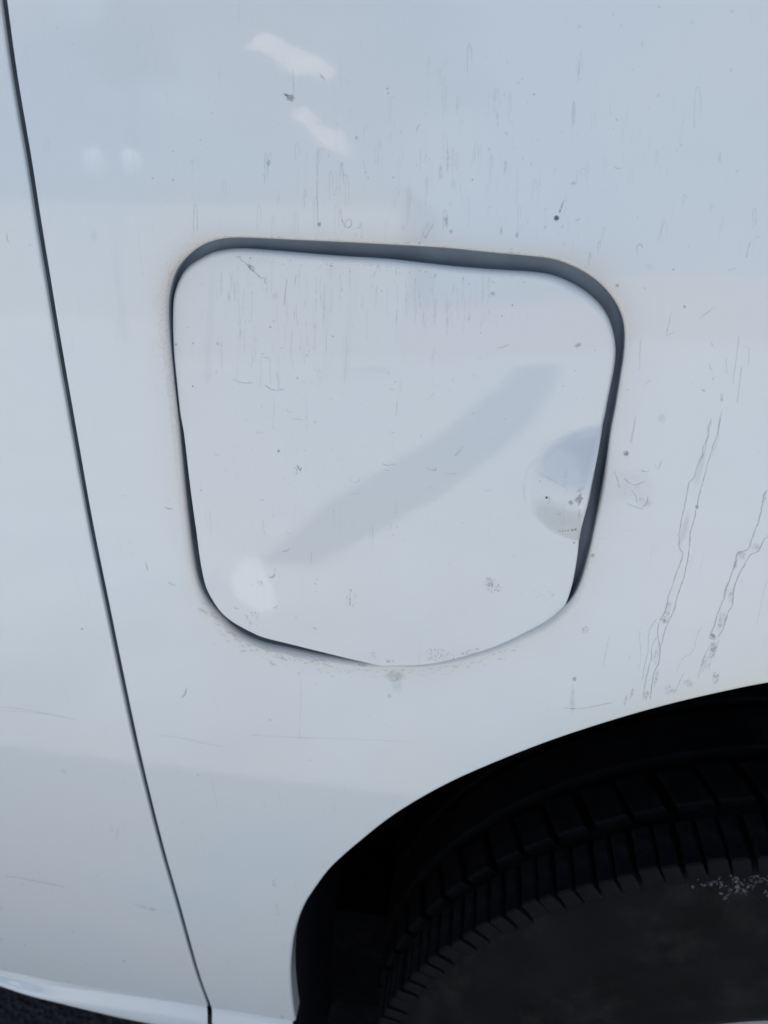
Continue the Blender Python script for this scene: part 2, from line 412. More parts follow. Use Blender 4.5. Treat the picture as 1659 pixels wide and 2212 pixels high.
# ------------------------------------------------------------------ quarter panel and door
s_in = -sn
parts = [sheet(quarter, [hole], H, (-.35, .30, .34, 1.05), ring_edges=[(hole, True), (quar_e, False), (arch[:150], False)])]
parts.append(lip(hole, True, H, n_in, r_open, .0008, 6))
parts.append(lip(quar_e, False, H, -sn, RS, .0012))
an = normals2(arch, False)
if np.dot(an[40], np.array([acx, acz])-arch[40]) < 0: an = -an
parts.append(lip(arch, False, H, an, .0022, .011, 5))
V, F, NN = merge(parts)
qp = link('quarter_panel', mesh_np('quarter_panel', V, F, NN, {'grime': grime_attr(V)}), M_paint, car)
parts = [sheet(door, [], H, (-.36, .30, .0, 1.05), ring_edges=[(door_e, False)]), lip(door_e, False, H, sn, RS, .0012)]
V, F, NN = merge(parts)
dp = link('rear_door', mesh_np('rear_door', V, F, NN, {'grime': grime_attr(V)}), M_paint, car)

# strip of dark seal behind the shut line
A = Acc(); rows = []
for o in (-.006, .006):
    P = seam+sn*o; rows.append([(p[0], float(H(p[0], p[1]))+.0062, p[1]) for p in P])
rows = [[(p[0], float(H(p[0], p[1]))+dp_, p[1]) for p in seam+sn*o] for o, dp_ in ((-GAP/2-.0001, .0015), (-GAP/2-.0001, .0062), (GAP/2+.0001, .0062), (GAP/2+.0001, .0015))]
A.grid(rows); A.build('seam_seal', M_seal, car)

# turned-out lower lip of door and quarter panel
def sill_lip(xa, xb, name, parent):
    n = max(6, int(abs(xb-xa)/.006)); xs = np.linspace(xa, xb, n+1); rows = []
    hgt = np.interp(xs, sill[:, 0], np.maximum(.002, sill[:, 1]-sill_low[:, 1]))
    prof = [(0, 0), (.10, .16), (.30, .34), (.46, .58), (.50, .80), (.42, .95), (.22, 1.04), (-.3, 1.06), (-1.2, 1.05)]
    for o, dn in prof:
        z = sill_z(xs)-dn*hgt; y = H(xs, sill_z(xs))-o*np.minimum(hgt, .010)*1.1
        rows.append(list(zip(xs, y, z)))
    A = Acc(); A.grid(rows); return A.build(name, M_paint, parent)
sill_lip(XL, door_e[-1, 0]+.0008, 'sill_lip', dp)
sill_lip(quar_e[-1, 0]-.0002, arch[0, 0], 'sill_lip', qp)
sill_lip(arch[-1, 0], XR, 'sill_lip', qp)

# ------------------------------------------------------------------ fuel flap
dc = hit([(1312, 1066)])[0]
def HF(x, z):
    x = np.asarray(x, float); z = np.asarray(z, float)
    y = H(x, z)
    v = (z-oc[1])/.095
    y = y+.0006*sstep(-.2, 1, v)-.0018*(1-sstep(-1.05, .4, v))
    u = (x-oc[0])/.085
    # slightly crowned pressing with a faint diagonal swage
    y = y+.0024*u*u+.0020*v*v-.0016*u*v
    # rounded finger bulge pressed outward at the right-hand edge
    ex = (x-dc[0])/.0330; ez = (z-dc[2]+.0005)/np.where(z > dc[2], .0285, .0240); q = np.sqrt(ex*ex+ez*ez)
    y = y-.0135*np.clip(1-q*q, 0, 1)**1.5
    return y
flap = smooth(cat(xz(hit(FLAP_PX, HF)), .0015, True), 2, True)
if area2(flap) < 0: flap = flap[::-1]
fn = normals2(flap)
fr = flap-flap.mean(0)
r_fl = .0009+.0018*sstep(.06, .085, fr[:, 1])+.0013*sstep(.045, .08, fr[:, 0])*sstep(-.03, .03, fr[:, 1])
r_fl = smooth(r_fl[:, None], 10, True)[:, 0]
fin = flap-fn*r_fl[:, None]
parts = [sheet(fin, [], HF, (fin[:, 0].min(), fin[:, 1].min(), fin[:, 0].max(), fin[:, 1].max()), fine=.0015, ring_edges=[(fin, True)], rings=(.001, .0022, .004))]
parts.append(lip(fin, True, HF, fn, r_fl, .0035, 6))
V, F, NN = merge(parts)
g = np.zeros((len(V), 4)); g[:, 3] = 1
dd = dist_to(V[:, [0, 2]], flap); rr = V[:, [0, 2]]-flap.mean(0)
g[:, 1] = np.exp(-dd/.002)*sstep(.06, .085, rr[:, 1])*.3
g[:, 0] = .10+.50*np.exp(-((V[:, 0]-dc[0]-.004)**2+(V[:, 2]-dc[2]+.018)**2)/.010**2)  # warm lower shading of the bulge painted in as tan
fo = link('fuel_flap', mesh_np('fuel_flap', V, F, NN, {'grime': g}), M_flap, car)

# recess behind the flap
A = Acc(); rows = []
cen = opening.mean(0)
for sc_, dep in ((1.0, .0004), (1.0, .0052), (1.005, .0085), (.985, .0105), (.90, .011), (.7, .011), (.69, .035), (.3, .040)):
    P = cen+(opening-cen)*sc_-n_in*.0002
    rows.append([(p[0], float(H(p[0], p[1]))+dep+r_*(1 if dep < .009 else 0), p[1]) for p, r_ in zip(P, r_open)])
rows.append([(cen[0], float(H(*cen))+.04, cen[1])]*len(opening))
A.grid(rows, True); A.build('flap_recess', M_well, car)

# ------------------------------------------------------------------ wheel arch liner
ec = (acx, acz)
A = Acc(); rows = []
lin = np.concatenate([[(arch[0, 0]-.012+.012*t, .10+(arch[0, 1]-.10)*t) for t in np.linspace(0, .97, 12)], arch])
for y0, sc_ in ((.0128, .9935), (.014, 1.0), (.03, 1.012), (.10, 1.022), (.2, 1.01), (.30, .99), (.305, .2)):
    P = np.array(ec)+(lin-ec)*sc_
    base = H(lin[:, 0], np.maximum(lin[:, 1], ZS)) if y0 < .05 else .02+0*lin[:, 0]
    rows.append([(p[0], float(b)+y0, p[1]) for p, b in zip(P, base)])
A.grid(rows); A.build('arch_liner', M_liner, car)

# ------------------------------------------------------------------ wheel
TC, TR = (.303, .302), .323
GZ = TC[1]-.3235
TYF = .040                                      # y of the outer shoulder
wheel = bpy.data.objects.new('wheel', None); COL.objects.link(wheel); wheel.parent = car; wheel.location = (TC[0], TYF, TC[1])
def revolve(prof, n, name, mat, parent, closed=True):
    rows = []
    for y, r in prof: rows.append([(r*math.cos(a), y, r*math.sin(a)) for a in np.linspace(0, 2*math.pi, n, endpoint=False)])
    A = Acc(); A.grid(rows, True); return A.build(name, mat, parent)
revolve([(.016, .152), (.004, .156), (-.004, .165), (-.008, .178), (-.0115, .198), (-.0130, .212), (-.0120, .2135), (-.0140, .235), (-.0145, .250), (-.0130, .2515), (-.0105, .272), (-.0088, .2795), (-.0098, .281), (-.0065, .290), (-.0030, .303), (-.001, .306), (.002, .3115), (.010, .3135), (.10, .3150), (.195, .3135),
         (.203, .3115), (.208, .300), (.212, .27), (.208, .23), (.19, .195)], 160, 'tyre', M_sidewall, wheel)
revolve([(.014, .162), (.004, .1625), (.000, .159), (.003, .155), (.014, .151), (.03, .146), (.036, .13), (.030, .10), (.028, .045), (.016, .04), (.016, .0005)], 96, 'rim', M_alloy, wheel)
def block_mesh(name, y0, y1, rb, rt, w, skew, bev=.0012):
    """one tread block: a bevelled lug lying along the tread at angle 0 (radial = +x, tangent = +z)"""
    v = []
    def ring(r, ins):
        for (yy, s) in ((y0+ins, -1), (y1-ins, -1), (y1-ins, 1), (y0+ins, 1)):
            v.append((r, yy, s*(w/2-ins)+skew*(yy-(y0+y1)/2)))
    ring(rb, 0); ring(rt-bev, 0); ring(rt, bev)
    f = []
    for k in range(2):
        for j in range(4): q = (j+1) % 4; f.append((k*4+j, k*4+q, k*4+4+q, k*4+4+j))
    f.append((8, 9, 10, 11))
    me = bpy.data.meshes.new(name); me.from_pydata(v, [], f); me.update(); me.materials.append(M_rubber)
    return me
def blocks(n, me_list, off=0, jit=0):
    for i in range(n):
        me = me_list[i % len(me_list)]
        o = bpy.data.objects.new('tread_block', me); COL.objects.link(o); o.parent = wheel
        o.rotation_euler = (RNG.normal(0, .0012), -(2*math.pi*(i+off+RNG.normal(0, .03))/n), 0); q_ = 1-abs(RNG.normal(0, .003)); o.scale = (q_, 1, q_)
PIT = 2*math.pi*.32/150
sh_a = block_mesh('shoulder_block', -.0015, .030, .303, .3225, PIT-.0032, 0); sh_b = block_mesh('shoulder_block_wide', -.0005, .030, .303, .3225, PIT-.0018, 0)
blocks(150, [sh_a, sh_b, sh_a])
PIT2 = 2*math.pi*.32/75
mid_a = block_mesh('inner_block', .040, .072, .309, .3235, PIT2-.006, .28); mid_b = block_mesh('inner_block_wide', .040, .070, .309, .3235, PIT2-.0045, .28)
blocks(75, [mid_a, mid_b], .3)
# middle and inner ribs of the tyre, hidden from this side
A = Acc()
for y0, y1 in ((.082, .118), (.128, .160), (.170, .200)):
    rows = [[(r*math.cos(a), y, r*math.sin(a)) for a in np.linspace(0, 2*math.pi, 120, endpoint=False)] for y, r in ((y0, .312), (y0, .3235), (y1, .3235), (y1, .312))]
    A.grid(rows, True)
A.build('tread_rib', M_rubber, wheel, False)

# ------------------------------------------------------------------ rest of the body (keeps the sun off this flank)
A = Acc()
A.box((-2.3, .31, TC[1]-.3235+.004), (1.35, 1.60, 1.12)); A.build('inner_body', M_liner, car, False)
prof = [(float(H(0, ZT)), ZT), (.045, 1.15), (.20, 1.55), (.30, 1.63), (.55, 1.67), (1.15, 1.67), (1.42, 1.63), (1.50, 1.55), (1.66, 1.15), (1.70, 1.0), (1.68, .6), (1.64, .35)]
A = Acc(); xs = [-2.3, -1.7, -1.05, -.4, .3, 1.0, 1.35]
A.grid([[(x, y, z) for x in xs] for y, z in prof]); A.build('upper_body', M_paint, car)
A = Acc()
for xa, xb in ((-2.3, XL-.004), (XR, 1.35)):
    zz = np.linspace(ZS-.02, ZT, 14)
    A.grid([[(x, float(H(0, z))+.001, z) for x in (xa, xb)] for z in zz])
A.build('body_side', M_paint, car)
for xa, xb in ((-1.9, -1.1), (-1.0, -.3), (-.2, .9)):
    A = Acc(); A.grid([[(xa, .062, 1.20), (xb, .062, 1.20)], [(xa+.06, .177, 1.50), (xb-.04, .177, 1.50)]]); A.build('side_window', M_glass, car, False)
A = Acc(); A.box((-.40, .20, GZ+.01), (.02, .305, .26)); A.build('underbody_shield', M_rubber, car, False)
A = Acc(); A.box((-2.3, .20, .24), (acx-acr-.03, .34, .36)); A.box((acx+acr+.02, .06, .22), (1.35, .34, .36)); A.build('underside', M_black, car, False)

# ------------------------------------------------------------------ dirt and scratches lying on the paint
class Film:
    def __init__(s, Hf): s.H = Hf; s.px = []; s.f = []; s.c = []; s.b = []; s.n = 0
    def put(s, px, f, c, b):
        s.px += px;  s.f += [tuple(s.n+i for i in q) for q in f]; s.c += c; s.b += [b]*len(px); s.n += len(px)
    def stroke(s, P, wid=1.6, a=.6, col=(.22, .23, .25), broken=.0, wob=.0, taper=True, step=3.0):
        a *= .66; wid *= 1.3; P = np.array(P, float)
        if len(P) > 2 or wob: P = cat(P, step) if len(P) > 2 else np.linspace(P[0], P[1], max(3, int(np.linalg.norm(P[1]-P[0])/step)))
        n = len(P)
        if wob: P = P+smooth(RNG.normal(0, wob, P.shape), 1)
        d = np.gradient(P, axis=0); d /= np.linalg.norm(d, axis=1, keepdims=True)+1e-9; nn = np.stack([-d[:, 1], d[:, 0]], -1)
        wv = smooth(RNG.uniform(.6, 1.4, (n, 1)), 1)*wid; av = smooth(RNG.uniform(.45, 1.3, (n, 1)), 1)[:, 0]*a
        if taper: av = av*np.clip(np.minimum(np.arange(n), np.arange(n)[::-1])/2.0+.25, 0, 1)
        px, c, f = [], [], []
        for i in range(n):
            for k, al in ((-1, 0), (0, 1), (1, 0)):
                px.append(tuple(P[i]+nn[i]*wv[i]*k)); c.append(col+(float(min(1, av[i]*al)),))
        for i in range(n-1):
            for k in (0, 1): f.append((i*3+k, i*3+k+1, i*3+k+4, i*3+k+3))
        s.put(px, f, c, broken)
    def blob(s, x, y, rx, ry, a=.5, col=(.25, .25, .25), broken=0., rot=0, rag=.25, core=.5, n=14):
        if a < .95: a *= .55 if max(rx, ry) < 5 else .72
        px = [(x, y)]; c = [col+(a,)]; f = []
        jit = 1+RNG.uniform(-rag, rag, n); ca, sa = math.cos(R(rot)), math.sin(R(rot))
        for q, al in ((core, a), (1.0, 0.)):
            for j in range(n):
                t = 2*math.pi*j/n; u = rx*q*math.cos(t)*jit[j]; v = ry*q*math.sin(t)*jit[j]
                px.append((x+u*ca-v*sa, y+u*sa+v*ca)); c.append(col+(al,))
        for j in range(n):
            k = (j+1) % n; f.append((0, 1+j, 1+k)); f.append((1+j, 1+n+j, 1+n+k, 1+k))
        s.put(px, f, c, broken)
    def specks(s, x, y, rx, ry, n, r=(.8, 2.2), a=.6, col=(.2, .2, .19), rot=0, streak=1):
        ca, sa = math.cos(R(rot)), math.sin(R(rot))
        for _ in range(n):
            t = RNG.uniform(0, 2*math.pi); q = math.sqrt(RNG.uniform(0, 1)); u = rx*q*math.cos(t); v = ry*q*math.sin(t); rr = RNG.uniform(*r)
            s.blob(x+u*ca-v*sa, y+u*sa+v*ca, rr, rr*RNG.uniform(.8, 1.6)*streak, a*RNG.uniform(.5, 1.2), col, 0, RNG.uniform(-25, 25), .3, .55, 7)
    def hook(s, x, y, w, h, a=.4, up=True, **k):     # outline left by a dried drop
        e = 1 if up else -1; sk = RNG.uniform(-.15, .15)*w
        s.stroke([(x-w/2+sk, y+e*h), (x-w/2, y+e*h*.35), (x-w*.3, y+e*h*.06), (x, y), (x+w*.32, y+e*h*.07), (x+w/2, y+e*h*.3), (x+w/2-sk, y+e*h*RNG.uniform(.4, .95))], RNG.uniform(.7, 1.2), a, wob=.35, **k)
    def build(s, name, parent):
        P = hit(s.px, s.H); n = grad_n(s.H, P[:, 0], P[:, 2]); P = P+n*.00007
        s.f = [f if np.dot(np.cross(P[f[1]]-P[f[0]], P[f[2]]-P[f[0]]), n[f[0]]) > 0 else f[::-1] for f in s.f]
        me = bpy.data.meshes.new(name); me.from_pydata([tuple(p) for p in P], [], s.f); me.update()
        me.polygons.foreach_set('use_smooth', [True]*len(me.polygons))
        me.normals_split_custom_set_from_vertices([tuple(q) for q in n])
        a = me.attributes.new('mark', 'FLOAT_COLOR', 'POINT'); a.data.foreach_set('color', np.array(s.c, np.float32).ravel())
        a = me.attributes.new('broken', 'FLOAT', 'POINT'); a.data.foreach_set('value', np.array(s.b, np.float32))
        o = link(name, me, M_mark, parent); o['kind'] = 'stuff'; return o
DG = (.13, .145, .165); MG = (.24, .26, .29); BR = (.30, .26, .20); OL = (.13, .13, .11)
Q = Film(H); S = Q.stroke
# --- two peeled water trails down to the arch, lower right
for pts, wd, al in ((([(1385, 20), (1370, 60), (1365, 110), (1340, 160), (1335, 200), (1310, 260), (1295, 310), (1275, 330), (1262, 390), (1250, 450), (1235, 510), (1226, 560), (1222, 640), (1240, 690), (1215, 760), (1190, 840), (1170, 890), (1155, 960), (1130, 1010), (1118, 1060), (1122, 1100), (1130, 1160)]), 1.3, .55),
    ([(1425, 10), (1412, 90), (1375, 200), (1350, 290), (1325, 380), (1310, 450), (1290, 540), (1277, 590), (1272, 660), (1255, 760), (1235, 830), (1215, 890), (1200, 950), (1185, 990), (1160, 1040), (1145, 1090), (1130, 1150), (1125, 1210), (1100, 1270), (1090, 1320), (1080, 1400)], 1.3, .6),
    ([(1118, 1000), (1085, 1040), (1072, 1090), (1070, 1150), (1055, 1230), (1042, 1300)], 1.0, .4),
    ([(1115, 1090), (1090, 1140), (1085, 1200), (1060, 1300), (1045, 1400)], 1.2, .5),
    ([(1659, 370), (1640, 390), (1632, 440), (1610, 530), (1580, 610), (1560, 660), (1510, 680), (1495, 740), (1470, 810), (1450, 860), (1440, 910), (1415, 970), (1395, 1040), (1375, 1085), (1385, 1100), (1405, 1098)], 1.5, .6),
    ([(1659, 600), (1640, 612), (1610, 670), (1570, 690), (1540, 740), (1510, 800), (1490, 870), (1485, 930), (1460, 980), (1440, 1050), (1410, 1098)], 1.4, .6),
    ([(1380, 1120), (1350, 1180), (1330, 1240), (1315, 1300)], 1.3, .35), ([(1420, 1100), (1400, 1160), (1380, 1200), (1370, 1260)], 1.3, .35),
    ([(1335, 1040), (1310, 1090), (1290, 1160), (1240, 1200), (1210, 1260)], 1.0, .28), ([(1250, 1260), (1235, 1290), (1200, 1370)], 1.1, .35),
    ([(885, 1080), (870, 1130), (855, 1200), (850, 1240)], .9, .3), ([(975, 1180), (985, 1200)], 1.2, .4), ([(1010, 30), (1000, 80), (988, 140)], .9, .28),
    ([(1040, 1040), (1030, 1080), (1035, 1200), (1020, 1260)], .9, .22), ([(1659, 800), (1640, 860), (1620, 960), (1600, 1040)], .9, .25)):
    S(crop('G', pts), wd, al, wob=.7)
for x, y, rx, ry, al, br in ((1330, 250, 20, 120, .10, 0), (1250, 560, 18, 110, .12, 0), (1165, 960, 22, 60, .35, .8), (1150, 1010, 26, 22, .5, .9), (1110, 1180, 18, 60, .30, .9), (1110, 1290, 12, 55, .42, .8),
        (1062, 1375, 14, 30, .5, .7), (1525, 690, 26, 28, .45, .85), (1500, 730, 12, 30, .55, .7), (1480, 890, 18, 50, .30, .8), (1430, 1010, 22, 60, .40, .85), (1390, 1085, 14, 14, .7, .3), (1390, 1150, 22, 50, .5, .85),
        (1350, 1220, 24, 55, .4, .9), (1400, 1290, 22, 32, .5, .9), (1180, 1350, 40, 26, .28, .9), (1270, 1320, 36, 24, .28, .9), (990, 1370, 10, 36, .4, .8), (960, 1400, 10, 30, .3, .8), (1600, 650, 22, 20, .35, .7),
        (1310, 452, 12, 10, .6, .5), (1640, 410, 12, 26, .4, .8), (1450, 870, 14, 30, .3, .8)):
    Q.blob(*crop('G', [(x, y)])[0], rx*.44, ry*.44, al, MG, br, 14)
# --- scuff marks right of the flap
for pts in ([(905, 280), (920, 320), (930, 360)], [(915, 275), (900, 290)], [(950, 310), (1000, 345), (1050, 325)], [(985, 365), (1010, 400), (1015, 435)], [(1010, 360), (1060, 320)], [(960, 430), (1000, 450), (1050, 465)],
            [(1035, 272), (1060, 280), (1080, 270)], [(1100, 240), (1120, 265), (1140, 220)], [(1118, 262), (1130, 238)], [(1070, 400), (1062, 440), (1040, 450)], [(1020, 450), (1060, 410)], [(830, 612), (870, 608)], [(940, 570), (1010, 566)],
            [(1600, 195), (1620, 182)], [(1525, 815), (1545, 835)], [(655, 1440), (760, 1440), (900, 1410)]):
    S(crop('G', pts), .9, .5, DG)
Q.blob(*crop('G', [(985, 350)])[0], 50, 40, .10, MG, .6); Q.blob(*crop('G', [(1050, 430)])[0], 20, 18, .2, MG, .8); Q.blob(*crop('G', [(963, 190)])[0], 7, 7, .8, OL, .7)
Q.blob(*crop('G', [(710, 1298)])[0], 5, 6, .5, MG, .2); Q.blob(*crop('G', [(762, 1055)])[0], 9, 8, .6, MG, .85, 30); Q.blob(*crop('G', [(700, 1400)])[0], 7, 40, .25, MG, .7)
Q.blob(*crop('G', [(800, 690)])[0], 5, 5, .5, OL, .5); Q.blob(*crop('G', [(765, 720)])[0], 8, 24, .45, OL, .85, 8)
for pts in ([(1215, 535), (1200, 545), (1240, 525)], [(1200, 540), (1215, 480), (1225, 430)], [(1350, 465), (1425, 410)], [(1405, 570), (1410, 590), (1425, 595)], [(1395, 660), (1400, 690), (1415, 695)], [(1350, 790), (1365, 785), (1375, 795)],
            [(1445, 800), (1450, 835), (1455, 800)], [(1390, 930), (1385, 1000), (1375, 1060), (1360, 1100)], [(1455, 870), (1440, 930), (1435, 1010), (1405, 1080)], [(1095, 770), (1135, 740)], [(1480, 255), (1490, 245), (1520, 240)], [(1195, 25), (1180, 60), (1165, 120)],
            [(1060, 165), (1080, 130), (1098, 150)], [(1530, 540), (1520, 620), (1500, 760)], [(1575, 590), (1570, 680)], [(1405, 740), (1425, 725)], [(1620, 395), (1635, 395)], [(1065, 900), (1050, 970), (1040, 1030)], [(970, 320), (985, 316)], [(1025, 350), (1035, 348)],
            [(1085, 560), (1080, 700)], [(1540, 680), (1520, 850)], [(1470, 640), (1474, 720)], [(895, 130), (910, 105)], [(800, 30), (815, 15)], [(735, 125), (748, 140)]):
    S(crop('D', pts), .9, .42, MG, wob=.4)
for x, y, r, a in ((1283, 413, 4, .6), (1234, 244, 2, .9), (980, 317, 5, .5), (1105, 330, 3, .4), (1028, 787, 2, .5), (1125, 235, 9, .10), (1180, 915, 12, .18), (1560, 595, 2, .4), (1450, 833, 4, .4), (1370, 790, 3, .4)):
    Q.blob(*crop('D', [(x, y)])[0], r, r, a, MG, .2 if r < 6 else .6)
# --- above the flap: hanging dried drips
for x, y, w_, h_ in ((12, 945, 14, 100), (83, 975, 8, 25), (105, 800, 8, 200), (170, 985, 10, 55), (187, 960, 12, 75), (265, 905, 16, 100), (262, 335, 14, 180), (370, 190, 18, 130), (265, 580, 16, 110), (400, 620, 16, 85), (318, 660, 12, 80),
        (465, 670, 10, 120), (245, 720, 10, 60), (525, 700, 10, 60), (650, 770, 14, 90), (740, 725, 10, 25), (860, 728, 18, 30), (905, 480, 14, 90), (850, 220, 10, 110), (820, 440, 12, 120), (485, 380, 14, 60), (545, 400, 10, 110),
        (195, 250, 12, 80), (240, 300, 12, 90), (300, 640, 10, 150), (185, 760, 8, 130), (1210, 945, 20, 110), (1105, 1055, 22, 50), (950, 980, 8, 60), (930, 1040, 8, 60), (890, 1090, 8, 60), (1355, 375, 26, 180), (1180, 650, 8, 60),
        (1300, 840, 14, 50), (585, 890, 14, 120), (1420, 885, 18, 30), (1600, 900, 14, 90), (955, 680, 12, 70), (700, 900, 10, 16), (820, 785, 12, 16)):
    x2, y2 = crop('B', [(x, y)])[0]; Q.hook(x2, y2, w_*.5, h_*.5, RNG.uniform(.16, .34), col=MG)
for x, y in ((1150, 660), (1375, 640), (1475, 700), (1500, 760), (1320, 820), (1365, 850), (1280, 915), (1120, 880), (1430, 740), (970, 780), (1285, 620), (845, 880), (1180, 930), (1640, 600), (1455, 880)):
    x2, y2 = crop('A', [(x, y)])[0]; Q.hook(x2, y2, RNG.uniform(4, 9), RNG.uniform(25, 70), RNG.uniform(.14, .3), col=MG)
S(crop('A', [(1493, 955), (1510, 948), (1520, 962), (1512, 980), (1497, 982), (1490, 968), (1494, 955)]), 1.0, .6, DG); S(crop('A', [(1556, 952), (1555, 985), (1542, 982)]), 1.0, .6, DG); S(crop('A', [(1470, 900), (1475, 940), (1490, 985)]), 1.3, .5, MG, .5)
S(crop('A', [(1462, 860), (1466, 910)]), 1.3, .4, MG, .5)
for x, y, rx, ry, a, b in ((290, 1000, 9, 13, .45, .5), (268, 955, 8, 26, .5, .7), (507, 1000, 8, 20, .30, .4), (575, 1015, 9, 22, .35, .6), (155, 1050, 9, 7, .7, .6), (100, 1050, 16, 4, .6, .6), (550, 1077, 9, 4, .4, .5), (650, 1130, 12, 18, .2, .7),
        (275, 690, 9, 70, .18, .7), (245, 740, 9, 40, .25, .8), (525, 720, 8, 50, .2, .8), (490, 510, 9, 50, .18, .8), (820, 490, 10, 60, .14, .5), (840, 300, 7, 60, .14, .5), (845, 115, 9, 10, .16, .2), (1005, 517, 7, 7, .35, 0), (1450, 680, 10, 30, .14, .3),
        (1115, 190, 10, 22, .10, .3), (1505, 50, 9, 9, .25, 0), (1185, 412, 6, 9, .22, 0), (820, 792, 14, 10, .28, .7), (300, 800, 14, 26, .2, .8), (1285, 628, 7, 5, .3, 0), (1190, 30, 8, 8, .2, 0), (1265, 648, 5, 5, .25, 0)):
    Q.blob(*crop('B', [(x, y)])[0], rx*.5, ry*.5, a, MG, b)
for x, y, r, a in ((648, 408, 3.2, .45), (580, 357, 2.4, .5), (598, 343, 2.2, .35), (545, 527, 2, .4), (455, 645, 3, .35), (666, 605, 1.8, .4), (637, 707, 2.5, .35), (197, 689, 1.6, .5), (40, 767, 2.2, .7), (382, 776, 2.2, .8), (1097, 940, 1.8, .5), (1250, 1164, 1.6, .9),
        (15, 383, 3, .5), (18, 403, 3, .4), (475, 478, 2, .5), (181, 492, 1.6, .5), (990, 557, 2, .3), (1075, 300, 2, .3), (1025, 108, 2.4, .3), (990, 65, 3, .2), (1330, 97, 3, .25), (1500, 303, 3, .3), (1525, 741, 3, .3), (600, 685, 2, .4), (621, 958, 1.8, .5), (660, 1135, 1.8, .5), (458, 895, 2, .4)):
    Q.blob(*crop('B', [(x, y)])[0], r, r, a, MG, 0)
for pts in ([(437, 806), (452, 808)], [(557, 860), (568, 868)], [(36, 824), (48, 818)], [(822, 960), (835, 950), (848, 942)], [(743, 1000), (757, 1014)], [(765, 1052), (785, 1062)], [(140, 570), (148, 545), (160, 535)], [(115, 740), (108, 780)], [(130, 680), (148, 668)],
            [(300, 770), (318, 790)], [(555, 640), (580, 640)], [(520, 572), (536, 578), (525, 588)], [(990, 720), (1015, 730), (1035, 725)], [(1485, 1175), (1505, 1166)], [(1608, 1026), (1622, 1020)], [(1585, 1040), (1575, 1070), (1565, 1115)], [(820, 1050), (815, 1100)], [(168, 1000), (178, 1030), (195, 1000), (215, 965)]):
    S(crop('B', pts), 1.0, .5, MG)
# olive spot with its tail, and the chipped mark upper left
x2, y2 = crop('B', [(745, 942)])[0]; Q.blob(x2, y2, 6.6, 6.8, .94, (.10, .105, .09), 0, 0, .06, .6, 20)
S(crop('B', [(758, 918), (764, 905), (770, 885), (780, 862)]), 1.7, .7, (.13, .13, .12)); Q.blob(*crop('B', [(760, 912)])[0], 2.2, 4, .8, OL, 0, 15)
for a_, b_ in (((1222, 402), (1248, 412)), ((1248, 412), (1270, 406))): S(crop('A', [a_, ((a_[0]+b_[0])/2, (a_[1]+b_[1])/2+4), b_]), 1.3, .75, DG)
Q.blob(*crop('A', [(1256, 424)])[0], 9, 7.5, .62, (.30, .33, .36), .15, 40, .3, .65); Q.blob(*crop('A', [(1238, 411)])[0], 6, 3.4, .8, DG, .1, 25)
S(crop('A', [(1262, 295), (1267, 330), (1269, 405)]), 1.2, .3, MG); S(crop('A', [(1382, 322), (1395, 336), (1408, 350)]), 1.3, .6, DG); S(crop('A', [(1318, 186), (1335, 172)]), 1.2, .4, MG); S(crop('A', [(1285, 230), (1318, 200)]), .8, .35, MG)
for pts, a in (([(595, 190), (583, 232)], .3), ([(605, 185), (590, 205)], .2), ([(1037, 5), (1030, 50), (1036, 100)], .16), ([(668, 625), (670, 645)], .4), ([(830, 840), (832, 860)], .4), ([(842, 905), (846, 950)], .4), ([(945, 930), (955, 1000)], .3), ([(30, 1000), (32, 1035), (45, 1052)], .4),
               ([(100, 200), (70, 235)], .16), ([(600, 990), (600, 1060), (620, 1194)], .12), ([(540, 868), (545, 874)], .4), ([(1225, 970), (1230, 945)], .5), ([(975, 780), (974, 850)], .28), ([(1375, 640), (1370, 800), (1373, 980)], .30), ([(1160, 670), (1158, 800)], .2), ([(1505, 760), (1480, 750), (1475, 700)], .35)):
    S(crop('A', pts), 1.2, a, MG)
for x, y, r, a in ((748, 778, 1.6, 1), (660, 770, 2.2, .5), (867, 603, 1.8, .6), (748, 655, 1.8, .6), (916, 490, 1.8, .5), (42, 367, 2.2, .5), (130, 1060, 1.8, .5), (1160, 705, 6, .4), (1580, 745, 2.2, .5), (1590, 768, 2, .6), (1540, 595, 4, .3), (1380, 970, 5, .6), (1440, 840, 2, .4), (405, 1020, 9, .10), (910, 490, 2, .2), (830, 700, 2.6, .3)):
    Q.blob(*crop('A', [(x, y)])[0], r, r*1.3, a, MG, .25)
# random faint drips filling the same region
for _ in range(170):
    x = RNG.uniform(560, 1400); y = RNG.uniform(120, 510)
    if RNG.uniform() < abs(x-900)/700: continue
    if RNG.uniform() < .35: Q.hook(x, y, RNG.uniform(3, 8), RNG.uniform(10, 45), RNG.uniform(.06, .2), col=MG)
    elif RNG.uniform() < .6:
        h_ = RNG.uniform(15, 80); S([(x, y), (x+RNG.uniform(-2, 2), y+h_/2), (x+RNG.uniform(-4, 2), min(512, y+h_))], RNG.uniform(.8, 2.2), RNG.uniform(.06, .22), MG, .6, .4)
    else: Q.blob(x, y, RNG.uniform(1, 3), RNG.uniform(1, 5), RNG.uniform(.15, .4), MG, .4)
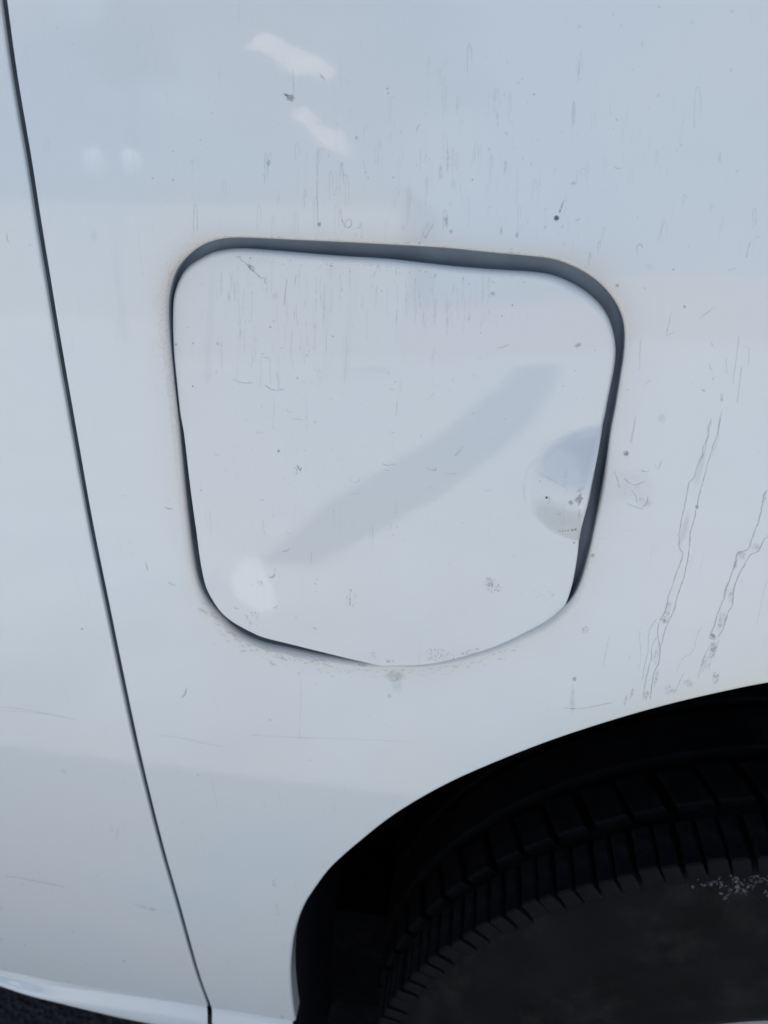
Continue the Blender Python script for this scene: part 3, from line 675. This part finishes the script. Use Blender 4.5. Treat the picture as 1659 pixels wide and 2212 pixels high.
# dirt clinging to the rim of the opening
rim = np.array(OPEN_PX+OPEN_PX[:1])
rp = cat(rim[:-1], 5, True); rn = normals2(rp)
if np.dot(rn[10], rp[10]-rp.mean(0)) < 0: rn = -rn
for i, (p, n_) in enumerate(zip(rp, rn)):
    top_ = p[1] < 600; left_ = p[0] < 420 and p[1] < 850; lowl = p[1] > 1300 and p[0] < 720
    if top_ and RNG.uniform() < .5: q = p+n_*RNG.uniform(1, 5); Q.blob(q[0], q[1], RNG.uniform(1.5, 5), RNG.uniform(.8, 2), RNG.uniform(.25, .7), BR, .7)
    if left_:
        for _ in range(5): q = p+n_*RNG.exponential(9)+RNG.normal(0, 2, 2); Q.blob(q[0], q[1], .9, 1.2, RNG.uniform(.2, .6), (.36, .31, .29), 0, 0, .3, .5, 6)
    if lowl:
        q = p+n_*(RNG.exponential(7)+2); Q.blob(q[0], q[1], RNG.uniform(4, 14), RNG.uniform(1.2, 3), RNG.uniform(.1, .35), DG, .5, 22)
    if p[1] > 1380 and RNG.uniform() < .8: q = p+n_*RNG.exponential(7); Q.blob(q[0], q[1]+10, RNG.uniform(3, 9), RNG.uniform(1, 3), RNG.uniform(.10, .35), BR, .6)
for k_ in range(7):
    off = 9+k_*2.2; S([(500+RNG.uniform(0, 60), 1352+off), (560, 1376+off), (640, 1396+off), (700+RNG.uniform(-20, 60), 1412+off*.8)], 1.6, RNG.uniform(.3, .65)*(1-k_*.08), DG, .5, .8)
S(crop('E', [(725, 1135), (728, 1165)]), 1.5, .8, DG); Q.blob(*crop('E', [(640, 1095)])[0], 30, 9, .6, DG, .8, 28); Q.blob(*crop('E', [(600, 1075)])[0], 12, 7, .6, DG, .7, 28)
Q.blob(*crop('E', [(1470, 1330)])[0], 26, 14, .32, BR, .5); Q.blob(*crop('E', [(1480, 1370)])[0], 14, 24, .2, BR, .7); Q.blob(*crop('E', [(1290, 1265)])[0], 14, 5, .5, BR, .5, 12); Q.blob(*crop('E', [(1440, 1435)])[0], 5, 6, .3, MG, .4)
for pts in ([(1215, 1290), (1222, 1303)], [(345, 1390), (335, 1425), (318, 1446)], [(225, 412), (245, 424), (270, 424)], [(235, 380), (258, 374)], [(0, 355), (25, 355)], [(120, 705), (130, 740), (138, 765)], [(245, 820), (260, 830), (285, 840)], [(40, 600), (35, 620)], [(50, 650), (55, 680)]):
    S(crop('E', pts), 1.6, .45, MG)
# --- door and lower quarter panel: faint scratches and specks
for pts, wd, a in (([(0, 455), (60, 458), (180, 478), (380, 518)], 2.4, .16), ([(0, 470), (120, 478), (240, 490)], 1.6, .14), ([(80, 102), (104, 96)], 2, .22), ([(915, 362), (908, 392), (892, 410)], 2.2, .34), ([(780, 595), (880, 605), (1000, 632), (1110, 652)], 1.8, .16),
                   ([(1220, 592), (1380, 600), (1560, 610)], 1.4, .16), ([(540, 1025), (550, 1070)], 2.6, .30), ([(585, 1045), (575, 1075), (572, 1105)], 2.2, .16), ([(295, 760), (320, 775), (330, 782)], 4, .22), ([(150, 890), (165, 930)], 2, .08), ([(1375, 700), (1378, 740)], 2, .2), ([(1470, 290), (1480, 360), (1475, 480), (1470, 620)], 1.1, .18), ([(1520, 380), (1525, 410)], 1.2, .2)):
    S(crop('M', pts), wd, a, MG, .2)
for x, y, r, a in ((403, 70, 3.4, .5), (972, 788, 3.2, .30), (1327, 518, 3.4, .28), (1523, 715, 2.8, .3), (325, 190, 3, .0), (1052, 142, 1.8, .4), (1632, 303, 1.8, .5), (880, 145, 3, .1), (1555, 345, 2, .3)):
    Q.blob(*crop('M', [(x, y)])[0], r, r, a, MG, 0)
for pts, wd, a in (([(20, 228), (90, 236), (200, 258), (320, 284)], 2.0, .30), ([(660, 366), (700, 380), (760, 395)], 3.2, .26), ([(740, 388), (780, 400)], 4.2, .55), ([(810, 404), (850, 410)], 3, .35), ([(548, 0), (552, 10)], 2.6, .5), ([(580, 20), (575, 42)], 2.2, .2), ([(1355, 240), (1340, 260), (1345, 280), (1358, 262)], 2.2, .30),
                   ([(1360, 362), (1355, 384)], 3, .4), ([(1150, 636), (1270, 640)], 5, .10), ([(980, 570), (1010, 580)], 4, .25), ([(1590, 165), (1588, 190)], 4, .4), ([(1345, 300), (1500, 312)], 1.2, .12), ([(1355, 790), (1365, 775)], 4, .5), ([(1395, 565), (1392, 588)], 3.2, .35), ([(445, 760), (475, 772)], 2.8, .35), ([(0, 700), (120, 745), (300, 775), (500, 800)], 1.2, .30),
                   ([(545, 800), (568, 815), (575, 850), (565, 868)], 1.2, .5)):
    S(crop('L', pts), wd, a, MG, .2)
for x, y, r, a in ((122, 565, 3.4, .22), (607, 645, 3.6, .38), (355, 500, 4.5, .16), (425, 665, 3.2, .16), (640, 705, 4, .12), (1365, 415, 3.4, .3), (8, 388, 3, .3), (108, 270, 4, .16), (10, 540, 3.5, .3), (615, 185, 3, .15), (480, 230, 3, .15), (655, 852, 9, .45), (550, 828, 4, .5), (335, 745, 3, .3), (990, 40, 4, .1), (1385, 920, 5, .3), (900, 655, 3, .15)):
    Q.blob(*crop('L', [(x, y)])[0], r, r*.85, a, MG, .15, 20)
for pts, wd, a in (([(60, 310), (250, 318), (370, 322), (480, 330)], 1.0, .2), ([(360, 268), (400, 285)], 1.2, .22), ([(305, 235), (320, 242)], 1.8, .35), ([(680, 360), (695, 366)], 1.8, .3), ([(395, 525), (405, 540)], 4, .25), ([(150, 735), (165, 760)], 3, .35), ([(0, 880), (10, 900)], 3, .35), ([(230, 575), (280, 580)], 4, .08)):
    S(crop('W', pts), wd, a, MG, .2)
for _ in range(170):
    x, y = RNG.uniform(0, 1659), RNG.uniform(0, 2100); Q.blob(x, y, RNG.uniform(.9, 2.2), RNG.uniform(.9, 2.2), RNG.uniform(.08, .3), MG, 0, 0, .3, .5, 8)
# keep only film that lies on the panels
Q.px_ = np.array(Q.px); Pm = hit(Q.px_)[:, [0, 2]]
bad = inside(Pm, opening+n_in*.0006) | inside(Pm, np.concatenate([arch, [[arch[-1, 0], ZS-.2], [arch[0, 0], ZS-.2]]]))
sd_ = dist_to(Pm, seam, False) < .0030; bad |= sd_ | (Pm[:, 1] < sill_z(Pm[:, 0])+.001)
Q.f = [f for f in Q.f if not any(bad[i] for i in f)]
Q.build('grime', qp)
Wf = Film(lambda x, z: TYF-.0050-.0105*sstep(.302, .268, np.hypot(np.asarray(x)-TC[0], np.asarray(z)-TC[1])))
for _ in range(70):
    x, y = RNG.normal(1600, 40), RNG.normal(1912, 13)
    Wf.blob(x, y, RNG.uniform(2, 9), RNG.uniform(1.5, 5), RNG.uniform(.2, .9), (.20, .20, .24), .4, RNG.uniform(-70, 70))
for _ in range(30):
    x = RNG.uniform(1050, 1560); Wf.blob(x, 1905-(x-1300)*.20+RNG.normal(22, 12), RNG.uniform(2, 9), RNG.uniform(2, 8), RNG.uniform(.1, .5), (.06, .06, .065), .5, RNG.uniform(-70, 70))
Pm = hit(np.array(Wf.px), Wf.H); rr_ = np.hypot(Pm[:, 0]-TC[0], Pm[:, 2]-TC[1]); Wf.f = [f for f in Wf.f if not any(rr_[i] > .316 for i in f)]
wo = Wf.build('road_dirt', wheel); wo.matrix_parent_inverse = Matrix.Translation((-TC[0], -TYF, -TC[1]))

# --- on the flap
Fm = Film(HF); S = Fm.stroke
# worn, dirty top rim
tp = cat([p for p in FLAP_PX[7:17]], 3)
for k_ in range(26):
    a_ = RNG.integers(0, len(tp)-30); b_ = min(len(tp), a_+RNG.integers(14, 70)); off = RNG.uniform(4, 17)
    S([(p[0], p[1]+off*(1.0 if p[0] < 1100 else .6)) for p in tp[a_:b_:5]], RNG.uniform(.8, 1.6), RNG.uniform(.55, 1.1), DG, .5, .6)
for p in tp:
    for _ in range(2):
        if RNG.uniform() < .75: Fm.blob(p[0], p[1]+RNG.exponential(7)+3, RNG.uniform(1, 3), RNG.uniform(.8, 2), RNG.uniform(.4, .9), DG, .3, 0, .3, .5, 8)
S(crop('C', [(440, 262), (400, 295), (360, 345), (330, 400), (310, 470)]), .9, .8, DG); S(crop('C', [(440, 262), (432, 280), (455, 295), (465, 300)]), 1.2, .4, DG)
S(crop('C', [(705, 258), (725, 282), (750, 298), (765, 320), (785, 335), (810, 360), (830, 375), (855, 378)]), 1.5, .6, (.28, .25, .24), .25, .8); S(crop('C', [(858, 376), (850, 395), (862, 415)]), 1.2, .5, DG, 0, .5)
Fm.blob(*crop('C', [(770, 315)])[0], 12, 6, .6, MG, .7, 45); Fm.blob(*crop('C', [(693, 240)])[0], 8, 7, .6, MG, .7)
for pts, wd, a in (([(660, 980), (685, 998), (725, 1008), (775, 1006)], 1.1, .6), ([(850, 1020), (880, 1040), (920, 1052), (968, 1042)], 1.1, .6), ([(825, 833), (850, 832)], 1.2, .6), ([(830, 848), (860, 857), (885, 858)], 1.0, .5), ([(885, 860), (884, 930), (888, 1010)], .8, .3),
                   ([(828, 860), (830, 940), (824, 1030)], .8, .25), ([(1015, 700), (1010, 840), (1025, 930)], .9, .3), ([(1030, 570), (1028, 640)], 1.2, .3), ([(985, 380), (975, 470), (968, 545)], 1.6, .45), ([(1040, 350), (1030, 430)], 1.6, .3), ([(590, 340), (592, 480)], 1.4, .25), ([(670, 400), (672, 520)], 2.0, .3),
                   ([(635, 450), (640, 520)], 2, .25), ([(1145, 895), (1155, 930), (1200, 945)], .8, .3), ([(1085, 760), (1090, 900)], .8, .25), ([(1210, 400), (1205, 560), (1200, 680)], 1.3, .2), ([(1500, 380), (1520, 330)], 1.4, .3), ([(1525, 420), (1515, 560)], 2.4, .16), ([(1100, 1200), (1103, 1225)], 1.0, .5), ([(1235, 1100), (1262, 1104)], 1.0, .4),
                   ([(1645, 1110), (1640, 1190), (1633, 1210)], .9, .5), ([(1605, 1308), (1630, 1306)], .9, .4), ([(925, 1408), (942, 1424)], 2.4, .75), ([(1090, 1410), (1096, 1420)], 1.6, .5), ([(1150, 1236), (1156, 1250)], 1.4, .7), ([(830, 1135), (838, 1160)], 1.2, .4), ([(795, 1290), (820, 1308), (860, 1300)], 1.6, .16), ([(1580, 960), (1600, 940), (1595, 965)], .9, .35), ([(1600, 1050), (1625, 1050), (1600, 1040)], .9, .35),
                   ([(920, 940), (935, 1000), (930, 1060)], 1.4, .25), ([(905, 1080), (910, 1150), (900, 1280)], 1.0, .2), ([(1100, 1040), (1105, 1330)], .8, .16)):
    S(crop('C', pts), wd, a, MG, .15, .3)
for x, y, r, a in ((1314, 448, 1.6, .9), (1554, 455, 1.6, .8), (1260, 727, 1.6, 1), (886, 671, 3, .5), (419, 1027, 1.8, 1), (392, 673, 1.6, .6), (317, 478, 2.2, .6), (305, 714, 2.2, .6), (320, 777, 3, .6), (422, 770, 3, .5), (560, 943, 2.4, .4), (1635, 1000, 2, .6), (1048, 978, 3, .5), (915, 487, 9, .35), (570, 770, 5, .3), (1104, 842, 2, .6), (952, 800, 2, .5), (475, 416, 2, .4), (455, 292, 4, .4), (905, 637, 2.4, .4)):
    Fm.blob(*crop('C', [(x, y)])[0], r, r, a, MG, 0 if r < 4 else .8)
for x in (1028, 1048, 1062, 1076): Fm.blob(*crop('C', [(x, 1230+RNG.uniform(-6, 6))])[0], 1.4, 1.4, .8, DG)
for pts, wd, a in (([(838, 108), (846, 120)], 2.6, .75), ([(1400, 178), (1425, 190), (1475, 182)], 1.1, .55), ([(1410, 205), (1425, 218), (1440, 215)], 1.0, .5), ([(1230, 252), (1232, 275), (1255, 283), (1275, 272), (1278, 255)], .9, .4), ([(1235, 342), (1282, 345)], .9, .35), ([(738, 378), (768, 380)], 1.4, .5),
                   ([(858, 655), (890, 650), (896, 632)], 1.5, .5), ([(790, 785), (800, 797), (815, 790), (820, 770)], 2.0, .6), ([(825, 740), (818, 770)], 1.4, .4), ([(810, 958), (828, 958), (832, 942)], 1.6, .55), ([(600, 955), (612, 964), (630, 962)], 1.6, .4), ([(1020, 1060), (1030, 1068), (1050, 1072)], 1.5, .6), ([(1043, 807), (1060, 803)], 1.3, .6),
                   ([(1036, 826), (1046, 836)], 1.5, .6), ([(1042, 876), (1048, 872)], 1.4, .6), ([(1228, 895), (1226, 945)], 1.3, .6), ([(575, 384), (580, 380)], 1.8, .5), ([(1455, 560), (1462, 570)], 1.2, .5), ([(1450, 500), (1445, 540)], .8, .4), ([(1476, 520), (1486, 530), (1478, 515)], 1.0, .5), ([(1488, 470), (1494, 474)], 1.4, .6), ([(1440, 8), (1470, 14)], 1.0, .5), ([(713, 12), (740, 18)], 1, .35),
                   ([(1640, 200), (1655, 215)], 1.3, .6), ([(1650, 310), (1659, 312)], 1.3, .5), ([(775, 650), (790, 652)], 1.2, .3), ([(690, 832), (710, 838)], 1, .4), ([(750, 848), (772, 842)], 1, .4), ([(760, 480), (758, 530), (772, 570)], .9, .3), ([(1475, 370), (1478, 460)], .9, .2), ([(1020, 650), (1018, 720)], 1.2, .35), ([(415, 320), (426, 330)], 1.8, .6)):
    S(crop('E', pts), wd, a, MG, .1, .2)
Fm.specks(*crop('E', [(945, 215)])[0], 9, 9, 26, (.8, 1.8), .8, DG); Fm.specks(*crop('E', [(1232, 915)])[0], 12, 22, 34, (.7, 1.5), .6, DG); Fm.specks(*crop('E', [(740, 825)])[0], 7, 6, 12, (.8, 1.6), .5, MG); Fm.specks(*crop('E', [(700, 1020)])[0], 18, 18, 34, (.8, 2), .4, MG, 45)
Fm.specks(*crop('E', [(1362, 1212)])[0], 9, 10, 14, (.8, 1.6), .5, MG); Fm.specks(*crop('E', [(1445, 1248)])[0], 8, 3, 10, (1, 2), .5, MG)
Fm.specks(*crop('G', [(305, 840)])[0], 22, 14, 60, (.7, 1.6), .5, (.22, .23, .23), 50, 1.3); Fm.blob(*crop('G', [(295, 825)])[0], 13, 9, .35, MG, .8, 50)
Fm.specks(*crop('G', [(30, 1175)])[0], 26, 15, 80, (.7, 1.6), .5, (.22, .23, .22)); Fm.specks(*crop('G', [(90, 1195)])[0], 34, 12, 60, (.7, 1.5), .45, (.22, .23, .22)); Fm.specks(*crop('G', [(200, 1165)])[0], 22, 6, 36, (.8, 1.6), .6, (.22, .23, .22), -15); Fm.specks(960, 1415, 60, 14, 60, (.7, 1.4), .35, MG)
Fm.specks(*crop('G', [(560, 870)])[0], 24, 18, 26, (.7, 1.6), .35, MG)
for pts, wd, a in (([(122, 205), (150, 160)], .9, .7), ([(132, 200), (170, 152)], .9, .5), ([(0, 270), (25, 272), (27, 258)], 1, .6), ([(78, 290), (110, 290), (130, 286)], .8, .4), ([(90, 742), (104, 730)], 1.3, .5), ([(0, 358), (8, 356)], 1.3, .5), ([(130, 860), (150, 840)], .8, .1)):
    S(crop('G', pts), wd, a, DG)
# finger bulge: olive spots and scuffed paint
Fm.blob(*crop('G', [(572, 407)])[0], 3.2, 3.6, 1, OL); S(crop('G', [(572, 402), (585, 408), (590, 420)]), 1, .6, OL); Fm.specks(*crop('G', [(585, 425)])[0], 5, 4, 6, (.8, 1.4), .6, OL)
Fm.blob(*crop('G', [(735, 415)])[0], 11, 15, .75, (.34, .35, .35), .35, 20, .35); Fm.blob(*crop('G', [(690, 432)])[0], 8, 7, .7, (.36, .36, .35), .5); Fm.blob(*crop('G', [(735, 370)])[0], 11, 4, .4, (.5, .5, .5), .6, -35)
for x, y, r in ((637, 571, 2.2), (650, 571, 2.2), (664, 570, 2), (678, 568, 2.4), (700, 566, 3.4), (714, 562, 3.6), (707, 628, 3.4), (541, 327, 1.6), (628, 490, 1.8), (720, 675, 2.6), (740, 500, 2.4)): Fm.blob(*crop('G', [(x, y)])[0], r, r, .75, (.28, .28, .26), .1)
S(crop('G', [(640, 571), (720, 564)]), 1.6, .6, (.3, .3, .28), .2); S(crop('G', [(735, 460), (732, 500), (740, 540)]), 2.0, .35, BR)
for pts in ([(790, 595), (805, 585), (818, 580)], ): S(crop('D', pts), 3.4, .85, (.24, .24, .2))
for pts, a in (([(235, 745), (248, 732)], .8), ([(258, 682), (268, 685)], .6), ([(142, 818), (154, 802)], .8), ([(120, 825), (136, 826)], .6), ([(158, 780), (182, 765)], .5), ([(250, 1085), (268, 1050)], .6), ([(258, 1082), (290, 1042)], .5), ([(440, 600), (465, 595), (495, 580)], .5), ([(415, 482), (440, 474)], .4), ([(1095, 770), (1098, 765)], .0), ([(795, 862), (800, 858)], .5), ([(228, 825), (234, 828)], .8)):
    S(crop('D', pts), 1.1, a, DG)
for x, y, r, a in ((508, 406, 1.6, 1), (365, 530, 1.6, .7), (463, 455, 2.4, .6), (420, 355, 6, .5), (880, 606, 1.6, .6), (792, 700, 1.8, .5), (738, 770, 2.6, .3), (97, 992, 1.6, .7), (830, 828, 1.4, .5)):
    Fm.blob(*crop('D', [(x, y)])[0], r, r, a, DG, 0 if r < 5 else .7)
# streaks washed down from the rim
for _ in range(150):
    x = RNG.uniform(470, 1130); y = RNG.uniform(560, 780) if x < 760 else RNG.uniform(575, 680)
    if x > 760 and RNG.uniform() < .35: continue
    h_ = RNG.uniform(12, 75); S([(x, y), (x+RNG.uniform(-2, 2), y+h_/2), (x+RNG.uniform(-3, 3), y+h_)], RNG.uniform(.9, 2.6), RNG.uniform(.08, .30), MG, .75, .4)
for _ in range(260):
    x = RNG.normal(640, 90) if RNG.uniform() < .6 else RNG.uniform(440, 1280); y = RNG.uniform(560, 1150) if x < 760 else RNG.uniform(580, 1380)
    Fm.blob(x, y, RNG.uniform(.7, 1.7), RNG.uniform(.7, 2.4), RNG.uniform(.1, .45), MG, 0, 0, .3, .5, 7)
for _ in range(26):
    x, y = RNG.uniform(450, 1150), RNG.uniform(700, 1350)
    Fm.hook(x, y, RNG.uniform(5, 12), RNG.uniform(4, 9), RNG.uniform(.12, .32), up=False, col=MG)
Pm = hit(np.array(Fm.px), HF)[:, [0, 2]]; bad = ~inside(Pm, fin)
Fm.f = [f for f in Fm.f if not any(bad[i] for i in f)]
Fm.build('grime', fo)

# ------------------------------------------------------------------ ground
def ground_mat():
    m, t, p = new_mat('asphalt'); L = t.links.new
    tc = N_(t, 'ShaderNodeTexCoord')
    v = N_(t, 'ShaderNodeTexVoronoi'); v.inputs['Scale'].default_value = 140; L(tc.outputs['Object'], v.inputs['Vector'])
    n = N_(t, 'ShaderNodeTexNoise'); n.inputs['Scale'].default_value = 3; n.inputs['Detail'].default_value = 8; L(tc.outputs['Object'], n.inputs['Vector'])
    r = N_(t, 'ShaderNodeValToRGB'); r.color_ramp.elements[0].color = (.035, .035, .038, 1); r.color_ramp.elements[1].color = (.085, .085, .09, 1)
    mu = N_(t, 'ShaderNodeMath', operation='MULTIPLY'); L(v.outputs['Color'], mu.inputs[0]); L(n.outputs['Fac'], mu.inputs[1]); L(mu.outputs[0], r.inputs['Fac'])
    L(r.outputs[0], p.inputs['Base Color']); p.inputs['Roughness'].default_value = .9
    b = N_(t, 'ShaderNodeBump'); b.inputs['Distance'].default_value = .004; L(v.outputs['Distance'], b.inputs['Height']); L(b.outputs[0], p.inputs['Normal'])
    return m
A = Acc(); A.add([(-300, -300, GZ), (300, -300, GZ), (300, 300, GZ), (-300, 300, GZ)], [(0, 1, 2, 3)])
tag(A.build('ground', ground_mat(), None, False), kind='structure')
M_conc = simple('pale_concrete', (.52, .525, .52), .85, noise=.10, nscale=4, bump=.001)
def slab_shade_fade(m):                               # darkens towards the car, painted in to soften the reflected shadow edge
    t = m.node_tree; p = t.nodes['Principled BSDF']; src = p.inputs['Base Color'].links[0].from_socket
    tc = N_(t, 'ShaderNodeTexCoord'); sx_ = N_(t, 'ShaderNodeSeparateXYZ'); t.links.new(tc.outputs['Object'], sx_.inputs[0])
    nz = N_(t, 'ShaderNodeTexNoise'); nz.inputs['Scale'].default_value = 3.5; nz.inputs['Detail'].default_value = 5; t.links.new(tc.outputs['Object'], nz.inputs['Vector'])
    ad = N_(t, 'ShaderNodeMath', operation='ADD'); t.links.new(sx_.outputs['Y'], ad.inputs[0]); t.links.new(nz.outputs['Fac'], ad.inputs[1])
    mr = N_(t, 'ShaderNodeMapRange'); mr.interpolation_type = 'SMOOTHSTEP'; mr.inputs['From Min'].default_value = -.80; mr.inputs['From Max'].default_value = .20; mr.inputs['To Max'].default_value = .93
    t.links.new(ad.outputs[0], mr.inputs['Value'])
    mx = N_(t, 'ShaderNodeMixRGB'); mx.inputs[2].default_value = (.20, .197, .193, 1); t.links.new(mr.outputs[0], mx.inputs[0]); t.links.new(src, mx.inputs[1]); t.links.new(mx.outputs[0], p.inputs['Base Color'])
slab_shade_fade(M_conc)
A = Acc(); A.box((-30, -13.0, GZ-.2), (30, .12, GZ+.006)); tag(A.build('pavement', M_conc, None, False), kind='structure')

# white shape added on the slab to mirror a bright blob low in the flap
M_blob = simple('added_marking_white', (.90, .90, .90), .7, noise=.04, nscale=6)
c_ = cat([(-.66, -1.44), (-.63, -1.32), (-.56, -1.18), (-.46, -1.02)], .03); n_ = normals2(c_, False); w_ = .065*np.sin(np.linspace(.25, math.pi-.15, len(c_)))[:, None]**.6
P = np.concatenate([c_+n_*w_, (c_-n_*w_)[::-1]]); k_ = len(P)
A = Acc(); A.add([(x, y, GZ+.010) for x, y in P]+[(x, y, GZ+.0065) for x, y in P], [tuple(range(k_))]+[(i, (i+1) % k_, k_+(i+1) % k_, k_+i) for i in range(k_)])
tag(A.build('added_marking', M_blob, None, False), kind='structure')

# ------------------------------------------------------------------ things out of view: building and wall opposite, the rest added for the reflections
M_wall = simple('cream_render_wall', (.55, .53, .50), .85, noise=.05, nscale=2)
M_pink = simple('pinkish_render_wall', (.60, .47, .42), .85, noise=.05, nscale=2)
M_pole = simple('grey_painted_pole', (.22, .23, .24), .5, noise=.1, nscale=8)
M_white = simple('white_added_globe', (.88, .87, .84), .4, noise=.02, nscale=8)
M_cloth = simple('off_white_added_cloth', (.84, .77, .73), .8, noise=.05, nscale=3)
M_leaf = simple('green_leaves', (.05, .085, .04), .6, noise=.4, nscale=4)
M_bark = simple('brown_bark', (.12, .09, .07), .9, noise=.3, nscale=20)
def ring_rows(p, q, spec, n=16):
    return [[(p[0]+(q[0]-p[0])*t+r*math.cos(a), p[1]+(q[1]-p[1])*t+r*math.sin(a), p[2]+(q[2]-p[2])*t) for a in np.linspace(0, 2*math.pi, n, endpoint=False)] for t, r in spec]
def post(name, p, q, r0, r1, mat, parent):
    A = Acc(); A.grid(ring_rows(p, q, ((0, .0005), (0, r0), (1, r1), (1, .0005))), True); return A.build(name, mat, parent)
lp = bpy.data.objects.new('added_shadow_mast', None); COL.objects.link(lp); lp.location = (-9.0, 7.0, GZ)  # mast and banner added out of view to cast the slanting shadow band
tag(lp, label='slim grey mast with a long banner, added so its slanting shadow is mirrored in the fuel flap', category='mast')
post('pole', (0, 0, 0), (0, 0, 27.3), .14, .08, M_pole, lp)
post('arm', (0, 0, 27.1), (7.9, -5.07, 27.1), .05, .03, M_pole, lp)
A = Acc(); zz = np.linspace(8.3, 27, 30); rows = []
for e in (-1, 1):
    rows.append([(7.65+.22*math.sin((z-8.3)/18.7*math.pi)+e*1.2*min(1, .4+(z-8.3)/3.0)*(.235+.02*math.sin(z*.5)+.09*(z-8.3)/18.7), -4.7+.06*math.sin(z), z) for z in zz])
A.grid(rows); A.build('banner', M_pole, lp)
tl = bpy.data.objects.new('added_globes', None); COL.objects.link(tl); tl.location = (-4.22, -8, GZ)  # globes put in behind the camera to mirror as two bright dots
tag(tl, label='pair of white globes on a slim post, added to mirror as two pale dots in the paint', category='lamp')
post('post', (0, 0, 0), (0, 0, 2.5), .035, .03, M_pole, tl)
for x in (-.21, .21):
    A = Acc(); A.grid([[(x+.115*math.sin(t)*math.cos(a), .115*math.sin(t)*math.sin(a), 2.65+.19*math.cos(t)) for a in np.linspace(0, 2*math.pi, 20, endpoint=False)] for t in np.linspace(.01, math.pi-.01, 14)], True)
    A.build('globe', M_white, tl)
A = Acc(); A.box((-.21, -.015, 2.47), (.21, .015, 2.50)); A.build('crossbar', M_pole, tl, False)
for (x0, z0, x1, z1, h, lab) in ((-2.72, 4.36, -1.78, 3.90, .46, 'higher off white canopy on a post, added to mirror as the upper pale streak in the paint'), (-2.2, 3.42, -1.58, 2.85, .40, 'lower off white canopy on a post, added to mirror as the lower pale streak in the paint')):  # unseen canopies, there only for their pale streak reflections
    cp = bpy.data.objects.new('added_canopy', None); COL.objects.link(cp); cp.location = (0, -8, 0); tag(cp, label=lab, category='canopy', group='added off white canopies mirrored in the paint')
    A = Acc(); n = 9; rows = []
    for dy, dz in ((0, 0), (-.22, h), (-.25, h), (-.03, 0), (0, 0)):
        rows.append([(x0+(x1-x0)*t, dy, z0+(z1-z0)*t-h/2+dz*(.55+.9*t*(1-t))+.05*math.sin(t*9)) for t in np.linspace(0, 1, n)])
    A.grid(rows); A.build('canopy', M_cloth, cp)
    post('post', ((x0+x1)/2, -.3, GZ), ((x0+x1)/2, -.3, (z0+z1)/2+.05), .02, .02, M_pole, cp)
bd = bpy.data.objects.new('building', None); COL.objects.link(bd); tag(bd, label='low cream building whose sunlit front is mirrored in the upper panel', category='building')
A = Acc(); A.box((-16, -21, GZ-.1), (-1.6, -13, 3.05)); A.build('wall', M_wall, bd, False)
A = Acc(); A.box((-16.2, -21.2, 3.052), (-1.4, -12.85, 3.2)); A.build('roof', M_pole, bd, False)
for x in (-15.0, -13.2):
    A = Acc(); A.box((x, -13.0, .8), (x+1.2, -12.97, 2.0)); A.build('window', M_glass, bd, False)
A = Acc(); A.box((-1.6, -13.3, GZ-.1), (14, -13.05, 1.4)); tag(A.build('boundary_wall', M_pink, None, False), label='low pinkish boundary wall mirrored in the panel right of the flap', category='wall')
tr = bpy.data.objects.new('stand_in_tree', None); COL.objects.link(tr); tr.location = (-7.9, -16, GZ); tag(tr, label='small green tree added to mirror as a dull patch in the top left of the panel', category='stand_in_tree')  # leafy crown put in out of view for its dull reflection
A = Acc(); A.grid(ring_rows((0, 0, 0), (0, 0, 7.2), ((0, .16), (.5, .11), (1, .04)), 10), True); A.build('trunk', M_bark, tr)
A = Acc()
for _ in range(6000):
    u = RNG.normal(0, 1, 3); u /= np.linalg.norm(u); c = u*RNG.uniform(.35, 1.0)**.5*np.array([.95, .9, 1.15])*(1+.18*math.sin(5*u[0]+3*u[2]))+np.array([0, 0, 7.5])
    a = RNG.normal(0, 1, 3); a /= np.linalg.norm(a); b = np.cross(a, u); b /= np.linalg.norm(b)+1e-9; s_ = RNG.uniform(.05, .10)
    A.add([c-a*s_, c+b*s_*.5, c+a*s_, c-b*s_*.5], [(0, 1, 2, 3)])
A.build('crown', M_leaf, tr, False)
